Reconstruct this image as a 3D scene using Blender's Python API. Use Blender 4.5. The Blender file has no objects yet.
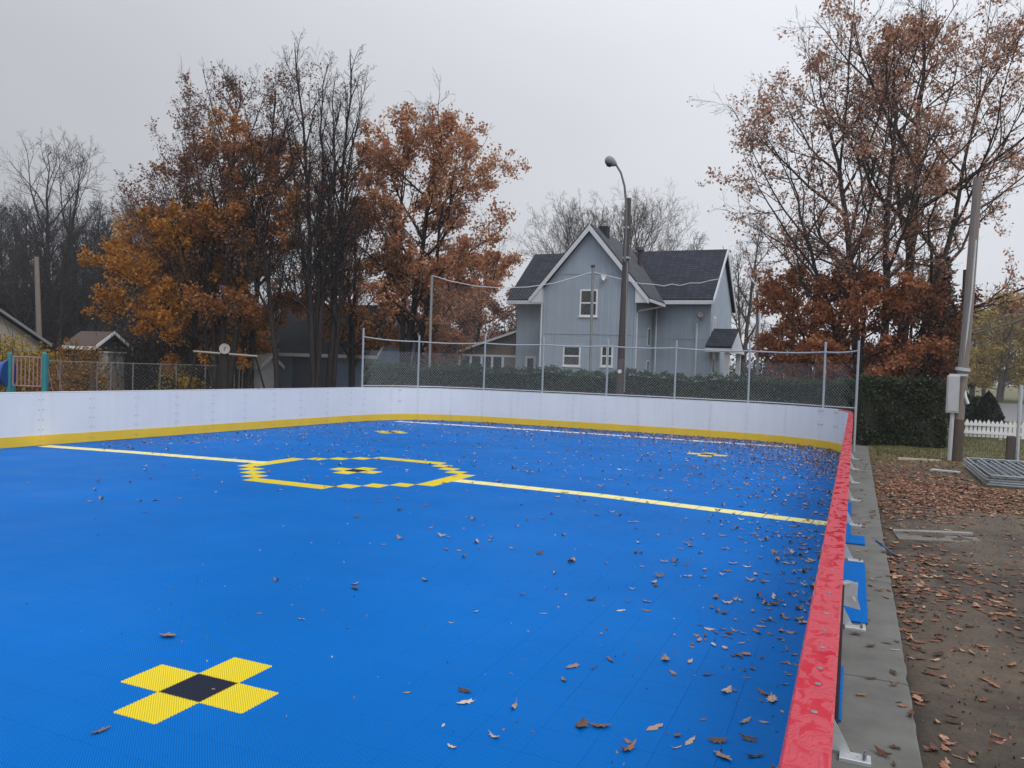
import bpy, math, random
import numpy as np
from mathutils import Matrix, Vector

R = math.radians
random.seed(7)
scene = bpy.context.scene
COL = scene.collection

# ------------------------------------------------------------------ camera
FPX = 794.43                                     # focal length in pixels of a 1024 px wide picture
CAM = np.array([0.0, 0.0, 1.92])
CR = np.array([0.91710563, 0.39717605, 0.03418241])     # right
CU = np.array([-0.04067977, 0.0079426, 0.99914067])     # up
CF = np.array([-0.39656325, 0.91770807, -0.02344124])   # forward
cam_data = bpy.data.cameras.new("camera")
cam = bpy.data.objects.new("camera", cam_data)
COL.objects.link(cam)
cam_data.sensor_width = 36.0
cam_data.lens = FPX / 1024 * 36.0
cam_data.clip_start = 0.05
cam_data.clip_end = 3000
m = Matrix.Identity(4)
for i in range(3):
    m[i][0], m[i][1], m[i][2], m[i][3] = CR[i], CU[i], -CF[i], CAM[i]
cam.matrix_world = m
scene.camera = cam

# ------------------------------------------------------------------ sky, sun, exposure
SUN_DIR = Vector((0.50, -0.38, 0.78)).normalized()       # towards the sun
sun_el = math.asin(SUN_DIR.z)
sun_rot = math.atan2(SUN_DIR.x, SUN_DIR.y)
world = bpy.data.worlds.new("World")
scene.world = world
world.use_nodes = True
nt = world.node_tree
nt.nodes.clear()
wout = nt.nodes.new("ShaderNodeOutputWorld")
bg = nt.nodes.new("ShaderNodeBackground")
bg.inputs["Strength"].default_value = 0.1
sky = nt.nodes.new("ShaderNodeTexSky")
sky.sky_type = 'NISHITA'
sky.sun_disc = False
sky.sun_elevation = sun_el
sky.sun_rotation = sun_rot
sky.air_density = 1.0
sky.dust_density = 6.0
tc = nt.nodes.new("ShaderNodeTexCoord")
# overcast deck: even towards the horizon, brighter towards the zenith, a little brighter on the sun's side
sep = nt.nodes.new("ShaderNodeSeparateXYZ")
nt.links.new(tc.outputs["Generated"], sep.inputs[0])
zr = nt.nodes.new("ShaderNodeMapRange")
zr.interpolation_type = 'SMOOTHSTEP'
zr.inputs["From Min"].default_value = 0.15
zr.inputs["From Max"].default_value = 1.0
zr.inputs["To Min"].default_value = 1.0
zr.inputs["To Max"].default_value = 1.9
nt.links.new(sep.outputs["Z"], zr.inputs["Value"])
xr = nt.nodes.new("ShaderNodeMapRange")
xr.interpolation_type = 'SMOOTHSTEP'
xr.inputs["From Min"].default_value = -1.05
xr.inputs["From Max"].default_value = 0.1
xr.inputs["To Min"].default_value = 0.66
xr.inputs["To Max"].default_value = 1.06
nt.links.new(sep.outputs["X"], xr.inputs["Value"])
cn = nt.nodes.new("ShaderNodeTexNoise")
cn.inputs["Scale"].default_value = 2.2
cn.inputs["Detail"].default_value = 4.0
cmap = nt.nodes.new("ShaderNodeMapping"); cmap.inputs["Scale"].default_value = (1, 1, 2.6)
nt.links.new(tc.outputs["Generated"], cmap.inputs[0]); nt.links.new(cmap.outputs[0], cn.inputs["Vector"])
cr_ = nt.nodes.new("ShaderNodeMapRange")
cr_.inputs["From Min"].default_value = 0.3; cr_.inputs["From Max"].default_value = 0.7
cr_.inputs["To Min"].default_value = 0.965; cr_.inputs["To Max"].default_value = 1.035
nt.links.new(cn.outputs["Fac"], cr_.inputs["Value"])
cmul = nt.nodes.new("ShaderNodeMath"); cmul.operation = 'MULTIPLY'
nt.links.new(xr.outputs[0], cmul.inputs[0]); nt.links.new(cr_.outputs[0], cmul.inputs[1])
mul = nt.nodes.new("ShaderNodeMath")
mul.operation = 'MULTIPLY'
nt.links.new(zr.outputs[0], mul.inputs[0])
nt.links.new(cmul.outputs[0], mul.inputs[1])
cl = nt.nodes.new("ShaderNodeVectorMath")
cl.operation = 'SCALE'
cl.inputs[0].default_value = (7.35, 7.55, 8.1)
nt.links.new(mul.outputs[0], cl.inputs["Scale"])
hs = nt.nodes.new("ShaderNodeHueSaturation")
hs.inputs["Saturation"].default_value = 0.25
nt.links.new(sky.outputs[0], hs.inputs["Color"])
mx = nt.nodes.new("ShaderNodeMixRGB")
mx.inputs[0].default_value = 0.93
nt.links.new(hs.outputs[0], mx.inputs[1])
nt.links.new(cl.outputs[0], mx.inputs[2])
nt.links.new(mx.outputs[0], bg.inputs["Color"])
nt.links.new(bg.outputs[0], wout.inputs["Surface"])

sun_data = bpy.data.lights.new("sun", 'SUN')
sun_data.energy = 1.1
sun_data.angle = R(25)
sun_data.color = (1.0, 0.97, 0.93)
sun = bpy.data.objects.new("sun", sun_data)
COL.objects.link(sun)
sun.rotation_euler = SUN_DIR.to_track_quat('Z', 'Y').to_euler()

scene.view_settings.view_transform = 'Standard'
scene.view_settings.look = 'None'
scene.view_settings.exposure = 0.0
scene.view_settings.gamma = 1.0
scene.view_settings.use_curve_mapping = False
scene.render.engine = 'CYCLES'
scene.cycles.max_bounces = 6
scene.cycles.diffuse_bounces = 3
scene.cycles.transparent_max_bounces = 8

# ------------------------------------------------------------------ helpers
def hit(px, py, Y=None, Z=None, X=None, D=None):
    """the point of the place seen at a pixel, on a plane of the place or at a depth"""
    d = CF + CR * (px - 512) / FPX - CU * (py - 384) / FPX
    if Y is not None: t = Y / d[1]
    elif Z is not None: t = (Z - CAM[2]) / d[2]
    elif X is not None: t = X / d[0]
    else: t = D
    return CAM + d * t

def spot(px, depth):
    """ground position (x, y) at a bearing and depth"""
    p = hit(px, 372, D=depth)
    return float(p[0]), float(p[1])

def zat(px, py, depth):
    return float(hit(px, py, D=depth)[2])

def tag(o, label=None, cat=None, group=None, kind=None):
    if label: o['label'] = label
    if cat: o['category'] = cat
    if group: o['group'] = group
    if kind: o['kind'] = kind
    return o

def thing(name, label, cat, loc=(0, 0, 0), rz=0, group=None):
    o = bpy.data.objects.new(name, None)
    COL.objects.link(o)
    o.empty_display_size = 0.1
    o.location = loc
    o.rotation_euler = (0, 0, rz)
    return tag(o, label, cat, group)

def link(name, me, mat=None, parent=None, world_coords=True):
    o = bpy.data.objects.new(name, me)
    COL.objects.link(o)
    if mat is not None and not me.materials: me.materials.append(mat)
    if parent is not None:
        o.parent = parent
        if world_coords and any(abs(v) > 1e-9 for v in parent_offset(parent)):
            o.location = tuple(-v for v in parent_offset(parent))
    return o

def parent_offset(p):
    v = Vector((0, 0, 0))
    while p is not None:
        v += p.location
        p = p.parent
    return v

def mesh_np(name, V, quads=None, tris=None, smooth=False):
    V = np.asarray(V, np.float32).reshape(-1, 3)
    me = bpy.data.meshes.new(name)
    nq = 0 if quads is None else len(quads)
    nt_ = 0 if tris is None else len(tris)
    me.vertices.add(len(V))
    me.vertices.foreach_set("co", V.ravel())
    loops = []
    starts = []
    if nq:
        loops.append(np.asarray(quads, np.int32).ravel()); starts.append(np.arange(nq) * 4)
    if nt_:
        loops.append(np.asarray(tris, np.int32).ravel()); starts.append(nq * 4 + np.arange(nt_) * 3)
    L = np.concatenate(loops)
    S = np.concatenate(starts).astype(np.int32)
    me.loops.add(len(L))
    me.loops.foreach_set("vertex_index", L)
    me.polygons.add(nq + nt_)
    me.polygons.foreach_set("loop_start", S)
    me.polygons.foreach_set("use_smooth", np.full(nq + nt_, bool(smooth)))
    me.update(calc_edges=True)
    me.validate()
    return me

class MB:
    """collects simple solids into ONE mesh"""
    def __init__(self):
        self.v = []; self.f = []
    def add(self, vs, fs):
        b = len(self.v)
        self.v += [tuple(map(float, q)) for q in vs]
        self.f += [tuple(i + b for i in q) for q in fs]
        return self
    def box(self, x0, x1, y0, y1, z0, z1):
        vs = [(x0, y0, z0), (x1, y0, z0), (x1, y1, z0), (x0, y1, z0), (x0, y0, z1), (x1, y0, z1), (x1, y1, z1), (x0, y1, z1)]
        return self.add(vs, [(0, 3, 2, 1), (4, 5, 6, 7), (0, 1, 5, 4), (1, 2, 6, 5), (2, 3, 7, 6), (3, 0, 4, 7)])
    def cbox(self, x0, x1, y0, y1, z0, z1, c):
        """box with chamfered upper edges"""
        vs = [(x0, y0, z0), (x1, y0, z0), (x1, y1, z0), (x0, y1, z0),
              (x0, y0, z1 - c), (x1, y0, z1 - c), (x1, y1, z1 - c), (x0, y1, z1 - c),
              (x0 + c, y0 + c, z1), (x1 - c, y0 + c, z1), (x1 - c, y1 - c, z1), (x0 + c, y1 - c, z1)]
        fs = [(0, 3, 2, 1), (8, 9, 10, 11)]
        for i in range(4):
            j = (i + 1) % 4
            fs += [(i, j, j + 4, i + 4), (i + 4, j + 4, j + 8, i + 8)]
        return self.add(vs, fs)
    def tube(self, pts, rad, n=8, cap=True):
        pts = [Vector(tuple(map(float, p))) for p in pts]
        if not hasattr(rad, '__len__'): rad = [rad] * len(pts)
        vs = []; fs = []
        for i, p in enumerate(pts):
            t = (pts[min(i + 1, len(pts) - 1)] - pts[max(i - 1, 0)]).normalized()
            a = Vector((0, 0, 1)) if abs(t.z) < 0.9 else Vector((1, 0, 0))
            u = t.cross(a).normalized(); w = t.cross(u)
            for k in range(n):
                g = 2 * math.pi * k / n
                vs.append(p + (u * math.cos(g) + w * math.sin(g)) * rad[i])
        for i in range(len(pts) - 1):
            for k in range(n):
                j = (k + 1) % n
                fs.append((i * n + k, i * n + j, (i + 1) * n + j, (i + 1) * n + k))
        if cap:
            fs.append(tuple(range(n))); fs.append(tuple((len(pts) - 1) * n + k for k in reversed(range(n))))
        return self.add(vs, fs)
    def bar(self, a, b, wx, wz):
        """rectangular bar between two points: wx sideways, wz vertical"""
        a = Vector(tuple(map(float, a))); b = Vector(tuple(map(float, b)))
        t = (b - a).normalized()
        up = Vector((0, 0, 1)) if abs(t.z) < 0.95 else Vector((0, 1, 0))
        s = t.cross(up).normalized() * wx / 2
        u = s.normalized().cross(t).normalized() * wz / 2
        vs = [a - s - u, a + s - u, a + s + u, a - s + u, b - s - u, b + s - u, b + s + u, b - s + u]
        return self.add(vs, [(0, 1, 2, 3), (7, 6, 5, 4), (0, 4, 5, 1), (1, 5, 6, 2), (2, 6, 7, 3), (3, 7, 4, 0)])
    def prism(self, poly, ext):
        """polygon (3-D points, planar) extruded by a vector"""
        n = len(poly); e = np.asarray(ext, float)
        vs = [np.asarray(p, float) for p in poly]
        vs = vs + [p + e for p in vs]
        fs = [tuple(reversed(range(n))), tuple(range(n, 2 * n))]
        for i in range(n):
            j = (i + 1) % n
            fs.append((i, j, j + n, i + n))
        return self.add(vs, fs)
    def build(self, name, mat, parent=None, smooth=False, kind=None, label=None):
        me = bpy.data.meshes.new(name)
        me.from_pydata(self.v, [], self.f)
        import bmesh
        bm = bmesh.new(); bm.from_mesh(me)
        bmesh.ops.recalc_face_normals(bm, faces=bm.faces)
        bm.to_mesh(me); bm.free()
        if smooth:
            for p in me.polygons: p.use_smooth = True
            me.set_sharp_from_angle(angle=R(40))
        o = link(name, me, mat, parent)
        if kind: o['kind'] = kind
        if label: o['label'] = label
        return o

# ------------------------------------------------------------------ materials
def new_mat(name):
    mt = bpy.data.materials.new(name)
    mt.use_nodes = True
    t = mt.node_tree
    return mt, t, t.nodes["Principled BSDF"]

def N(t, kind, **kw):
    n = t.nodes.new(kind)
    for k, v in kw.items():
        if k in n.inputs.keys(): n.inputs[k].default_value = v
        else: setattr(n, k, v)
    return n

def ramp(t, fac, stops):
    r = t.nodes.new("ShaderNodeValToRGB")
    e = r.color_ramp.elements
    while len(e) < len(stops): e.new(0.5)
    for i, (p, c) in enumerate(stops):
        e[i].position = p
        e[i].color = (*c, 1) if len(c) == 3 else c
    t.links.new(fac, r.inputs[0])
    return r

def mat(name, c1, c2=None, scale=4.0, rough=0.7, metal=0.0, bump=0.0, bscale=30.0, rvar=0.0, stretch=None, spec=0.5):
    """two related tones broken up by noise, with fine relief"""
    mt, t, b = new_mat(name)
    c2 = c2 or tuple(v * 0.8 for v in c1)
    co = N(t, "ShaderNodeTexCoord")
    src = co.outputs["Object"]
    if stretch:
        mp = N(t, "ShaderNodeMapping"); mp.inputs["Scale"].default_value = stretch
        t.links.new(src, mp.inputs[0]); src = mp.outputs[0]
    n = N(t, "ShaderNodeTexNoise", Scale=scale, Detail=6.0, Roughness=0.6)
    t.links.new(src, n.inputs["Vector"])
    r = ramp(t, n.outputs["Fac"], [(0.3, c1), (0.7, c2)])
    t.links.new(r.outputs[0], b.inputs["Base Color"])
    b.inputs["Roughness"].default_value = rough
    b.inputs["Metallic"].default_value = metal
    b.inputs["Specular IOR Level"].default_value = spec
    if rvar:
        mr = N(t, "ShaderNodeMapRange"); mr.inputs["To Min"].default_value = rough - rvar; mr.inputs["To Max"].default_value = rough + rvar
        t.links.new(n.outputs["Fac"], mr.inputs["Value"]); t.links.new(mr.outputs[0], b.inputs["Roughness"])
    if bump:
        n2 = N(t, "ShaderNodeTexNoise", Scale=bscale, Detail=4.0)
        t.links.new(src, n2.inputs["Vector"])
        bp = N(t, "ShaderNodeBump", Strength=bump, Distance=0.02)
        t.links.new(n2.outputs["Fac"], bp.inputs["Height"])
        t.links.new(bp.outputs[0], b.inputs["Normal"])
    return mt

def leaf_mat(name, stops, rough=0.6, spec=0.3, trans=0.42):
    """each leaf its own tone"""
    mt, t, b = new_mat(name)
    g = N(t, "ShaderNodeNewGeometry")
    r = ramp(t, g.outputs["Random Per Island"], stops)
    t.links.new(r.outputs[0], b.inputs["Base Color"])
    b.inputs["Roughness"].default_value = rough
    b.inputs["Specular IOR Level"].default_value = spec
    if trans:
        tr = N(t, "ShaderNodeBsdfTranslucent"); t.links.new(r.outputs[0], tr.inputs["Color"])
        ms = N(t, "ShaderNodeMixShader"); ms.inputs[0].default_value = trans
        t.links.new(b.outputs[0], ms.inputs[1]); t.links.new(tr.outputs[0], ms.inputs[2])
        t.links.new(ms.outputs[0], t.nodes["Material Output"].inputs["Surface"])
    return mt

def obj_leaf_mat(name, stops, rough=0.45):
    mt, t, b = new_mat(name)
    g = N(t, "ShaderNodeObjectInfo")
    r = ramp(t, g.outputs["Random"], stops)
    co = N(t, "ShaderNodeTexCoord")
    n = N(t, "ShaderNodeTexNoise", Scale=40.0, Detail=3.0)
    t.links.new(co.outputs["Object"], n.inputs["Vector"])
    mm = N(t, "ShaderNodeMixRGB", blend_type='MULTIPLY')
    mm.inputs[0].default_value = 0.5
    t.links.new(r.outputs[0], mm.inputs[1]); t.links.new(n.outputs["Color"], mm.inputs[2])
    t.links.new(r.outputs[0], b.inputs["Base Color"])
    b.inputs["Roughness"].default_value = rough
    return mt

def court_mat(name, c):
    """moulded open-rib sports tile: fine square ribs, damp sheen"""
    mt, t, b = new_mat(name)
    g = N(t, "ShaderNodeNewGeometry")
    s = N(t, "ShaderNodeSeparateXYZ"); t.links.new(g.outputs["Position"], s.inputs[0])
    def sinw(out, period):
        mu = N(t, "ShaderNodeMath", operation='MULTIPLY'); mu.inputs[1].default_value = 2 * math.pi / period
        t.links.new(out, mu.inputs[0])
        si = N(t, "ShaderNodeMath", operation='SINE'); t.links.new(mu.outputs[0], si.inputs[0])
        return si.outputs[0]
    ax, ay = sinw(s.outputs["X"], 0.01667), sinw(s.outputs["Y"], 0.01667)
    mm = N(t, "ShaderNodeMath", operation='MULTIPLY'); t.links.new(ax, mm.inputs[0]); t.links.new(ay, mm.inputs[1])
    hole = ramp(t, mm.outputs[0], [(0.0, (1, 1, 1)), (0.55, (0, 0, 0))])
    n = N(t, "ShaderNodeTexNoise", Scale=0.45, Detail=5.0); t.links.new(g.outputs["Position"], n.inputs["Vector"])
    base = ramp(t, n.outputs["Fac"], [(0.3, tuple(v * 0.80 for v in c)), (0.7, c)])
    dark = N(t, "ShaderNodeMixRGB", blend_type='MIX')
    t.links.new(base.outputs[0], dark.inputs[1]); dark.inputs[2].default_value = (*[v * 0.30 for v in c], 1)
    hm = N(t, "ShaderNodeMath", operation='GREATER_THAN'); t.links.new(mm.outputs[0], hm.inputs[0]); hm.inputs[1].default_value = 0.28
    sc = N(t, "ShaderNodeMath", operation='MULTIPLY'); t.links.new(hm.outputs[0], sc.inputs[0]); sc.inputs[1].default_value = 0.85
    t.links.new(sc.outputs[0], dark.inputs[0])
    t.links.new(dark.outputs[0], b.inputs["Base Color"])
    rr = N(t, "ShaderNodeMapRange"); rr.inputs["To Min"].default_value = 0.32; rr.inputs["To Max"].default_value = 0.62
    n3 = N(t, "ShaderNodeTexNoise", Scale=1.3, Detail=4.0); t.links.new(g.outputs["Position"], n3.inputs["Vector"])
    t.links.new(n3.outputs["Fac"], rr.inputs["Value"]); t.links.new(rr.outputs[0], b.inputs["Roughness"])
    bp = N(t, "ShaderNodeBump", Strength=0.35, Distance=0.004); bp.invert = True
    t.links.new(hole.outputs[0], bp.inputs["Height"]); t.links.new(bp.outputs[0], b.inputs["Normal"])
    b.inputs["Specular IOR Level"].default_value = 0.03
    return mt

M = {}
M['blue'] = court_mat("blue_court_tile", (0.0, 0.162, 0.585))
M['yellow'] = court_mat("yellow_court_tile", (0.86, 0.68, 0.04))
M['black'] = court_mat("black_court_tile", (0.022, 0.028, 0.05))
M['line_y'] = mat("sheen_paled_yellow_line", (0.80, 0.73, 0.27), (0.72, 0.64, 0.22), 6, 0.5)  # paler than the mark tiles: gloss seen far off is put into the colour
M['line_w'] = mat("white_line_paint", (0.75, 0.76, 0.76), (0.6, 0.6, 0.62), 6, 0.5)
M['panel'] = None
M['kick'] = mat("yellow_kick_plastic", (0.80, 0.54, 0.035), (0.72, 0.47, 0.03), 2, 0.4)
M['alu'] = mat("brushed_aluminium", (0.62, 0.64, 0.66), (0.5, 0.52, 0.54), 8, 0.42, 0.6, bump=0.03)
M['darksteel'] = mat("dark_tube", (0.03, 0.02, 0.025), (0.05, 0.035, 0.04), 12, 0.5)
M['galv'] = mat("galvanised_steel", (0.52, 0.55, 0.58), (0.42, 0.45, 0.48), 14, 0.5, 0.35, bump=0.03)
M['wire'] = mat("galvanised_wire", (0.42, 0.46, 0.48), (0.36, 0.4, 0.42), 10, 0.6, 0.2)
M['bolt'] = mat("bolt_steel", (0.30, 0.31, 0.33), (0.2, 0.2, 0.22), 30, 0.4, 0.6)
M['concrete'] = mat("damp_concrete", (0.145, 0.145, 0.132), (0.092, 0.092, 0.084), 2.6, 0.8, bump=0.15, bscale=60, rvar=0.12)
M['bark'] = mat("dark_wet_bark", (0.036, 0.031, 0.031), (0.020, 0.017, 0.018), 6, 0.85, bump=0.5, bscale=25, stretch=(3, 3, 0.5), spec=.15)
M['bark_mid'] = mat('grey_brown_bark', (0.085, 0.070, 0.066), (0.05, 0.042, 0.04), 6, 0.85, bump=0.4, bscale=25, stretch=(3, 3, 0.5), spec=.15)
M['bark_wood'] = mat('black_wet_bark', (0.026, 0.024, 0.027), (0.016, 0.015, 0.018), 6, 0.9)
M['bark_hazed'] = mat("haze_grey_bark", (0.13, 0.115, 0.105), (0.08, 0.07, 0.066), 6, 0.85, bump=0.4, bscale=25, stretch=(3, 3, 0.5), spec=.15)  # paleness of far trees in mist is put into the bark colour
M['woodpole'] = mat("weathered_pole_wood", (0.24, 0.205, 0.185), (0.14, 0.12, 0.11), 5, 0.85, bump=0.4, bscale=20, stretch=(6, 6, 0.25))
M['woodpole_dark'] = mat("creosoted_pole_wood", (0.085, 0.066, 0.06), (0.05, 0.04, 0.038), 5, 0.8, bump=0.4, bscale=20, stretch=(6, 6, 0.25))
M['white_paint'] = mat("white_paint", (0.78, 0.79, 0.8), (0.7, 0.71, 0.73), 3, 0.55)
M['grey_paint'] = mat("light_grey_paint", (0.45, 0.46, 0.47), (0.38, 0.39, 0.4), 3, 0.55)
M['glass'] = mat("window_glass", (0.035, 0.04, 0.045), (0.02, 0.022, 0.026), 2, 0.12)
M['trim'] = mat("white_house_trim", (0.66, 0.67, 0.72), (0.58, 0.6, 0.66), 2, 0.6)
M['garage_wall'] = mat("slate_blue_siding", (0.16, 0.21, 0.31), (0.13, 0.175, 0.265), 2, 0.75)
M['dark_roof'] = mat("charcoal_shingle", (0.040, 0.044, 0.054), (0.026, 0.029, 0.036), 9, 0.9, bump=0.4, bscale=14, spec=.12)
M['brown_roof'] = mat("brown_shingle", (0.09, 0.06, 0.045), (0.06, 0.04, 0.032), 8, 0.85, bump=0.3)
M['teal'] = mat("teal_post_paint", (0.02, 0.22, 0.26), (0.015, 0.17, 0.2), 3, 0.5)
M['pink'] = mat("faded_pink_bars", (0.36, 0.2, 0.2), (0.28, 0.16, 0.16), 3, 0.5)
M['slide'] = mat("blue_slide_plastic", (0.008, 0.06, 0.28), (0.006, 0.045, 0.2), 3, 0.4)
M['fence_dark'] = mat('weathered_fence_steel', (0.2, 0.2, 0.21), (0.14, 0.14, 0.15), 6, .6, .2)
M['lamp_grey'] = mat('dull_grey_steel', (0.13, 0.135, 0.145), (0.10, 0.105, 0.115), 6, .6)
M['lamp_grey2'] = mat('weathered_grey_steel', (0.24, 0.25, 0.265), (0.19, 0.2, 0.21), 6, .6)
M['frame_steel'] = mat('dull_zinc_tube', (0.30, 0.33, 0.36), (0.22, 0.245, 0.27), 9, .55, .25)
M['fence_grey'] = mat('aged_galvanised_tube', (0.38, 0.41, 0.44), (0.30, 0.33, 0.355), 12, .6, .15)
M['wire_black'] = mat("black_cable", (0.03, 0.03, 0.03), (0.02, 0.02, 0.02), 3, 0.6)
M['rope'] = mat("pale_rope", (0.62, 0.64, 0.66), (0.5, 0.52, 0.54), 20, 0.8)

def panel_mat():
    """white board plastic with puck scuffs, rain streaks and a little grime"""
    mt, t, b = new_mat("white_board_plastic")
    g = N(t, "ShaderNodeNewGeometry")
    n = N(t, "ShaderNodeTexNoise", Scale=1.1, Detail=5.0); t.links.new(g.outputs["Position"], n.inputs["Vector"])
    base = ramp(t, n.outputs["Fac"], [(0.3, (0.66, 0.685, 0.71)), (0.7, (0.71, 0.73, 0.745))])
    mp = N(t, "ShaderNodeMapping"); mp.inputs["Scale"].default_value = (5, 5, 22); t.links.new(g.outputs["Position"], mp.inputs[0])
    n2 = N(t, "ShaderNodeTexNoise", Scale=1.0, Detail=5.0, Roughness=0.7); t.links.new(mp.outputs[0], n2.inputs["Vector"])
    sc = ramp(t, n2.outputs["Fac"], [(0.69, (0, 0, 0)), (0.76, (0.45, 0.45, 0.45))])
    mp2 = N(t, "ShaderNodeMapping"); mp2.inputs["Scale"].default_value = (9, 9, 0.6); t.links.new(g.outputs["Position"], mp2.inputs[0])
    n3 = N(t, "ShaderNodeTexNoise", Scale=1.0, Detail=4.0); t.links.new(mp2.outputs[0], n3.inputs["Vector"])
    st = ramp(t, n3.outputs["Fac"], [(0.45, (1, 1, 1)), (0.75, (0.955, 0.955, 0.95))])
    m1 = N(t, "ShaderNodeMixRGB", blend_type='MULTIPLY'); m1.inputs[0].default_value = 1.0
    t.links.new(base.outputs[0], m1.inputs[1]); t.links.new(st.outputs[0], m1.inputs[2])
    m2 = N(t, "ShaderNodeMixRGB"); t.links.new(sc.outputs[0], m2.inputs[0]); t.links.new(m1.outputs[0], m2.inputs[1]); m2.inputs[2].default_value = (0.25, 0.26, 0.28, 1)
    t.links.new(m2.outputs[0], b.inputs["Base Color"])
    b.inputs["Roughness"].default_value = 0.42
    b.inputs["Specular IOR Level"].default_value = 0.35
    return mt
M['panel'] = panel_mat()

def cap_mat():
    """red plastic cap under a film of rain: wet pools lie flat and glossy, the rest is beaded"""
    mt, t, b = new_mat("wet_red_cap_plastic")
    g = N(t, "ShaderNodeNewGeometry")
    mp = N(t, "ShaderNodeMapping"); mp.inputs["Scale"].default_value = (15, 9.5, 15)
    t.links.new(g.outputs["Position"], mp.inputs[0])
    n = N(t, "ShaderNodeTexNoise", Scale=1.0, Detail=3.0, Roughness=0.55, Distortion=0.8); t.links.new(mp.outputs[0], n.inputs["Vector"])
    pool = ramp(t, n.outputs["Fac"], [(0.53, (0, 0, 0)), (0.56, (1, 1, 1))])
    col = N(t, "ShaderNodeMixRGB"); t.links.new(pool.outputs[0], col.inputs[0])
    col.inputs[1].default_value = (0.47, 0.042, 0.065, 1); col.inputs[2].default_value = (0.47, 0.012, 0.034, 1)
    t.links.new(col.outputs[0], b.inputs["Base Color"])
    rr = N(t, "ShaderNodeMapRange"); rr.inputs["To Min"].default_value = 0.42; rr.inputs["To Max"].default_value = 0.10
    t.links.new(pool.outputs[0], rr.inputs["Value"]); t.links.new(rr.outputs[0], b.inputs["Roughness"])
    # contour-like rims of water
    mu = N(t, "ShaderNodeMath", operation='MULTIPLY'); mu.inputs[1].default_value = 46.0; t.links.new(n.outputs["Fac"], mu.inputs[0])
    si = N(t, "ShaderNodeMath", operation='SINE'); t.links.new(mu.outputs[0], si.inputs[0])
    iv = N(t, "ShaderNodeMath", operation='SUBTRACT'); iv.inputs[0].default_value = 1.0; t.links.new(pool.outputs[0], iv.inputs[1])
    hh = N(t, "ShaderNodeMath", operation='MULTIPLY'); t.links.new(si.outputs[0], hh.inputs[0]); t.links.new(iv.outputs[0], hh.inputs[1])
    b.inputs["Specular IOR Level"].default_value = 0.32
    bp = N(t, "ShaderNodeBump", Strength=0.4, Distance=0.004)
    t.links.new(hh.outputs[0], bp.inputs["Height"]); t.links.new(bp.outputs[0], b.inputs["Normal"])
    return mt
M['cap'] = cap_mat()
M['cap_pale'] = mat('pale_grey_cap', (0.56, 0.57, 0.6), (0.48, 0.49, 0.53), 3, .4)

def siding_mat(name, c1, c2):
    """vertical grooved wall boards"""
    mt, t, b = new_mat(name)
    g = N(t, "ShaderNodeNewGeometry")
    s = N(t, "ShaderNodeSeparateXYZ"); t.links.new(g.outputs["Position"], s.inputs[0])
    ad = N(t, "ShaderNodeMath", operation='ADD'); t.links.new(s.outputs["X"], ad.inputs[0]); t.links.new(s.outputs["Y"], ad.inputs[1])
    mu = N(t, "ShaderNodeMath", operation='MULTIPLY'); mu.inputs[1].default_value = 1 / 0.115; t.links.new(ad.outputs[0], mu.inputs[0])
    fr = N(t, "ShaderNodeMath", operation='FRACT'); t.links.new(mu.outputs[0], fr.inputs[0])
    gr = ramp(t, fr.outputs[0], [(0.0, (0, 0, 0)), (0.06, (0, 0, 0)), (0.10, (1, 1, 1))])
    fl = N(t, "ShaderNodeMath", operation='FLOOR'); t.links.new(mu.outputs[0], fl.inputs[0])
    wn = N(t, "ShaderNodeTexWhiteNoise", noise_dimensions='1D'); t.links.new(fl.outputs[0], wn.inputs["W"])
    n = N(t, "ShaderNodeTexNoise", Scale=1.2, Detail=5.0); t.links.new(g.outputs["Position"], n.inputs["Vector"])
    mixf = N(t, "ShaderNodeMath", operation='ADD'); t.links.new(n.outputs["Fac"], mixf.inputs[0])
    wm = N(t, "ShaderNodeMath", operation='MULTIPLY'); wm.inputs[1].default_value = 0.35; t.links.new(wn.outputs["Value"], wm.inputs[0])
    t.links.new(wm.outputs[0], mixf.inputs[1])
    base = ramp(t, mixf.outputs[0], [(0.35, c1), (0.95, c2)])
    mm = N(t, "ShaderNodeMixRGB", blend_type='MIX'); t.links.new(gr.outputs[0], mm.inputs[0])
    mm.inputs[1].default_value = (*[v * 0.55 for v in c1], 1); t.links.new(base.outputs[0], mm.inputs[2])
    t.links.new(mm.outputs[0], b.inputs["Base Color"])
    b.inputs["Roughness"].default_value = 0.75
    bp = N(t, "ShaderNodeBump", Strength=0.8, Distance=0.012); t.links.new(gr.outputs[0], bp.inputs["Height"]); t.links.new(bp.outputs[0], b.inputs["Normal"])
    return mt
M['siding'] = siding_mat("grey_blue_siding", (0.36, 0.43, 0.52), (0.305, 0.37, 0.45))

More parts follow.
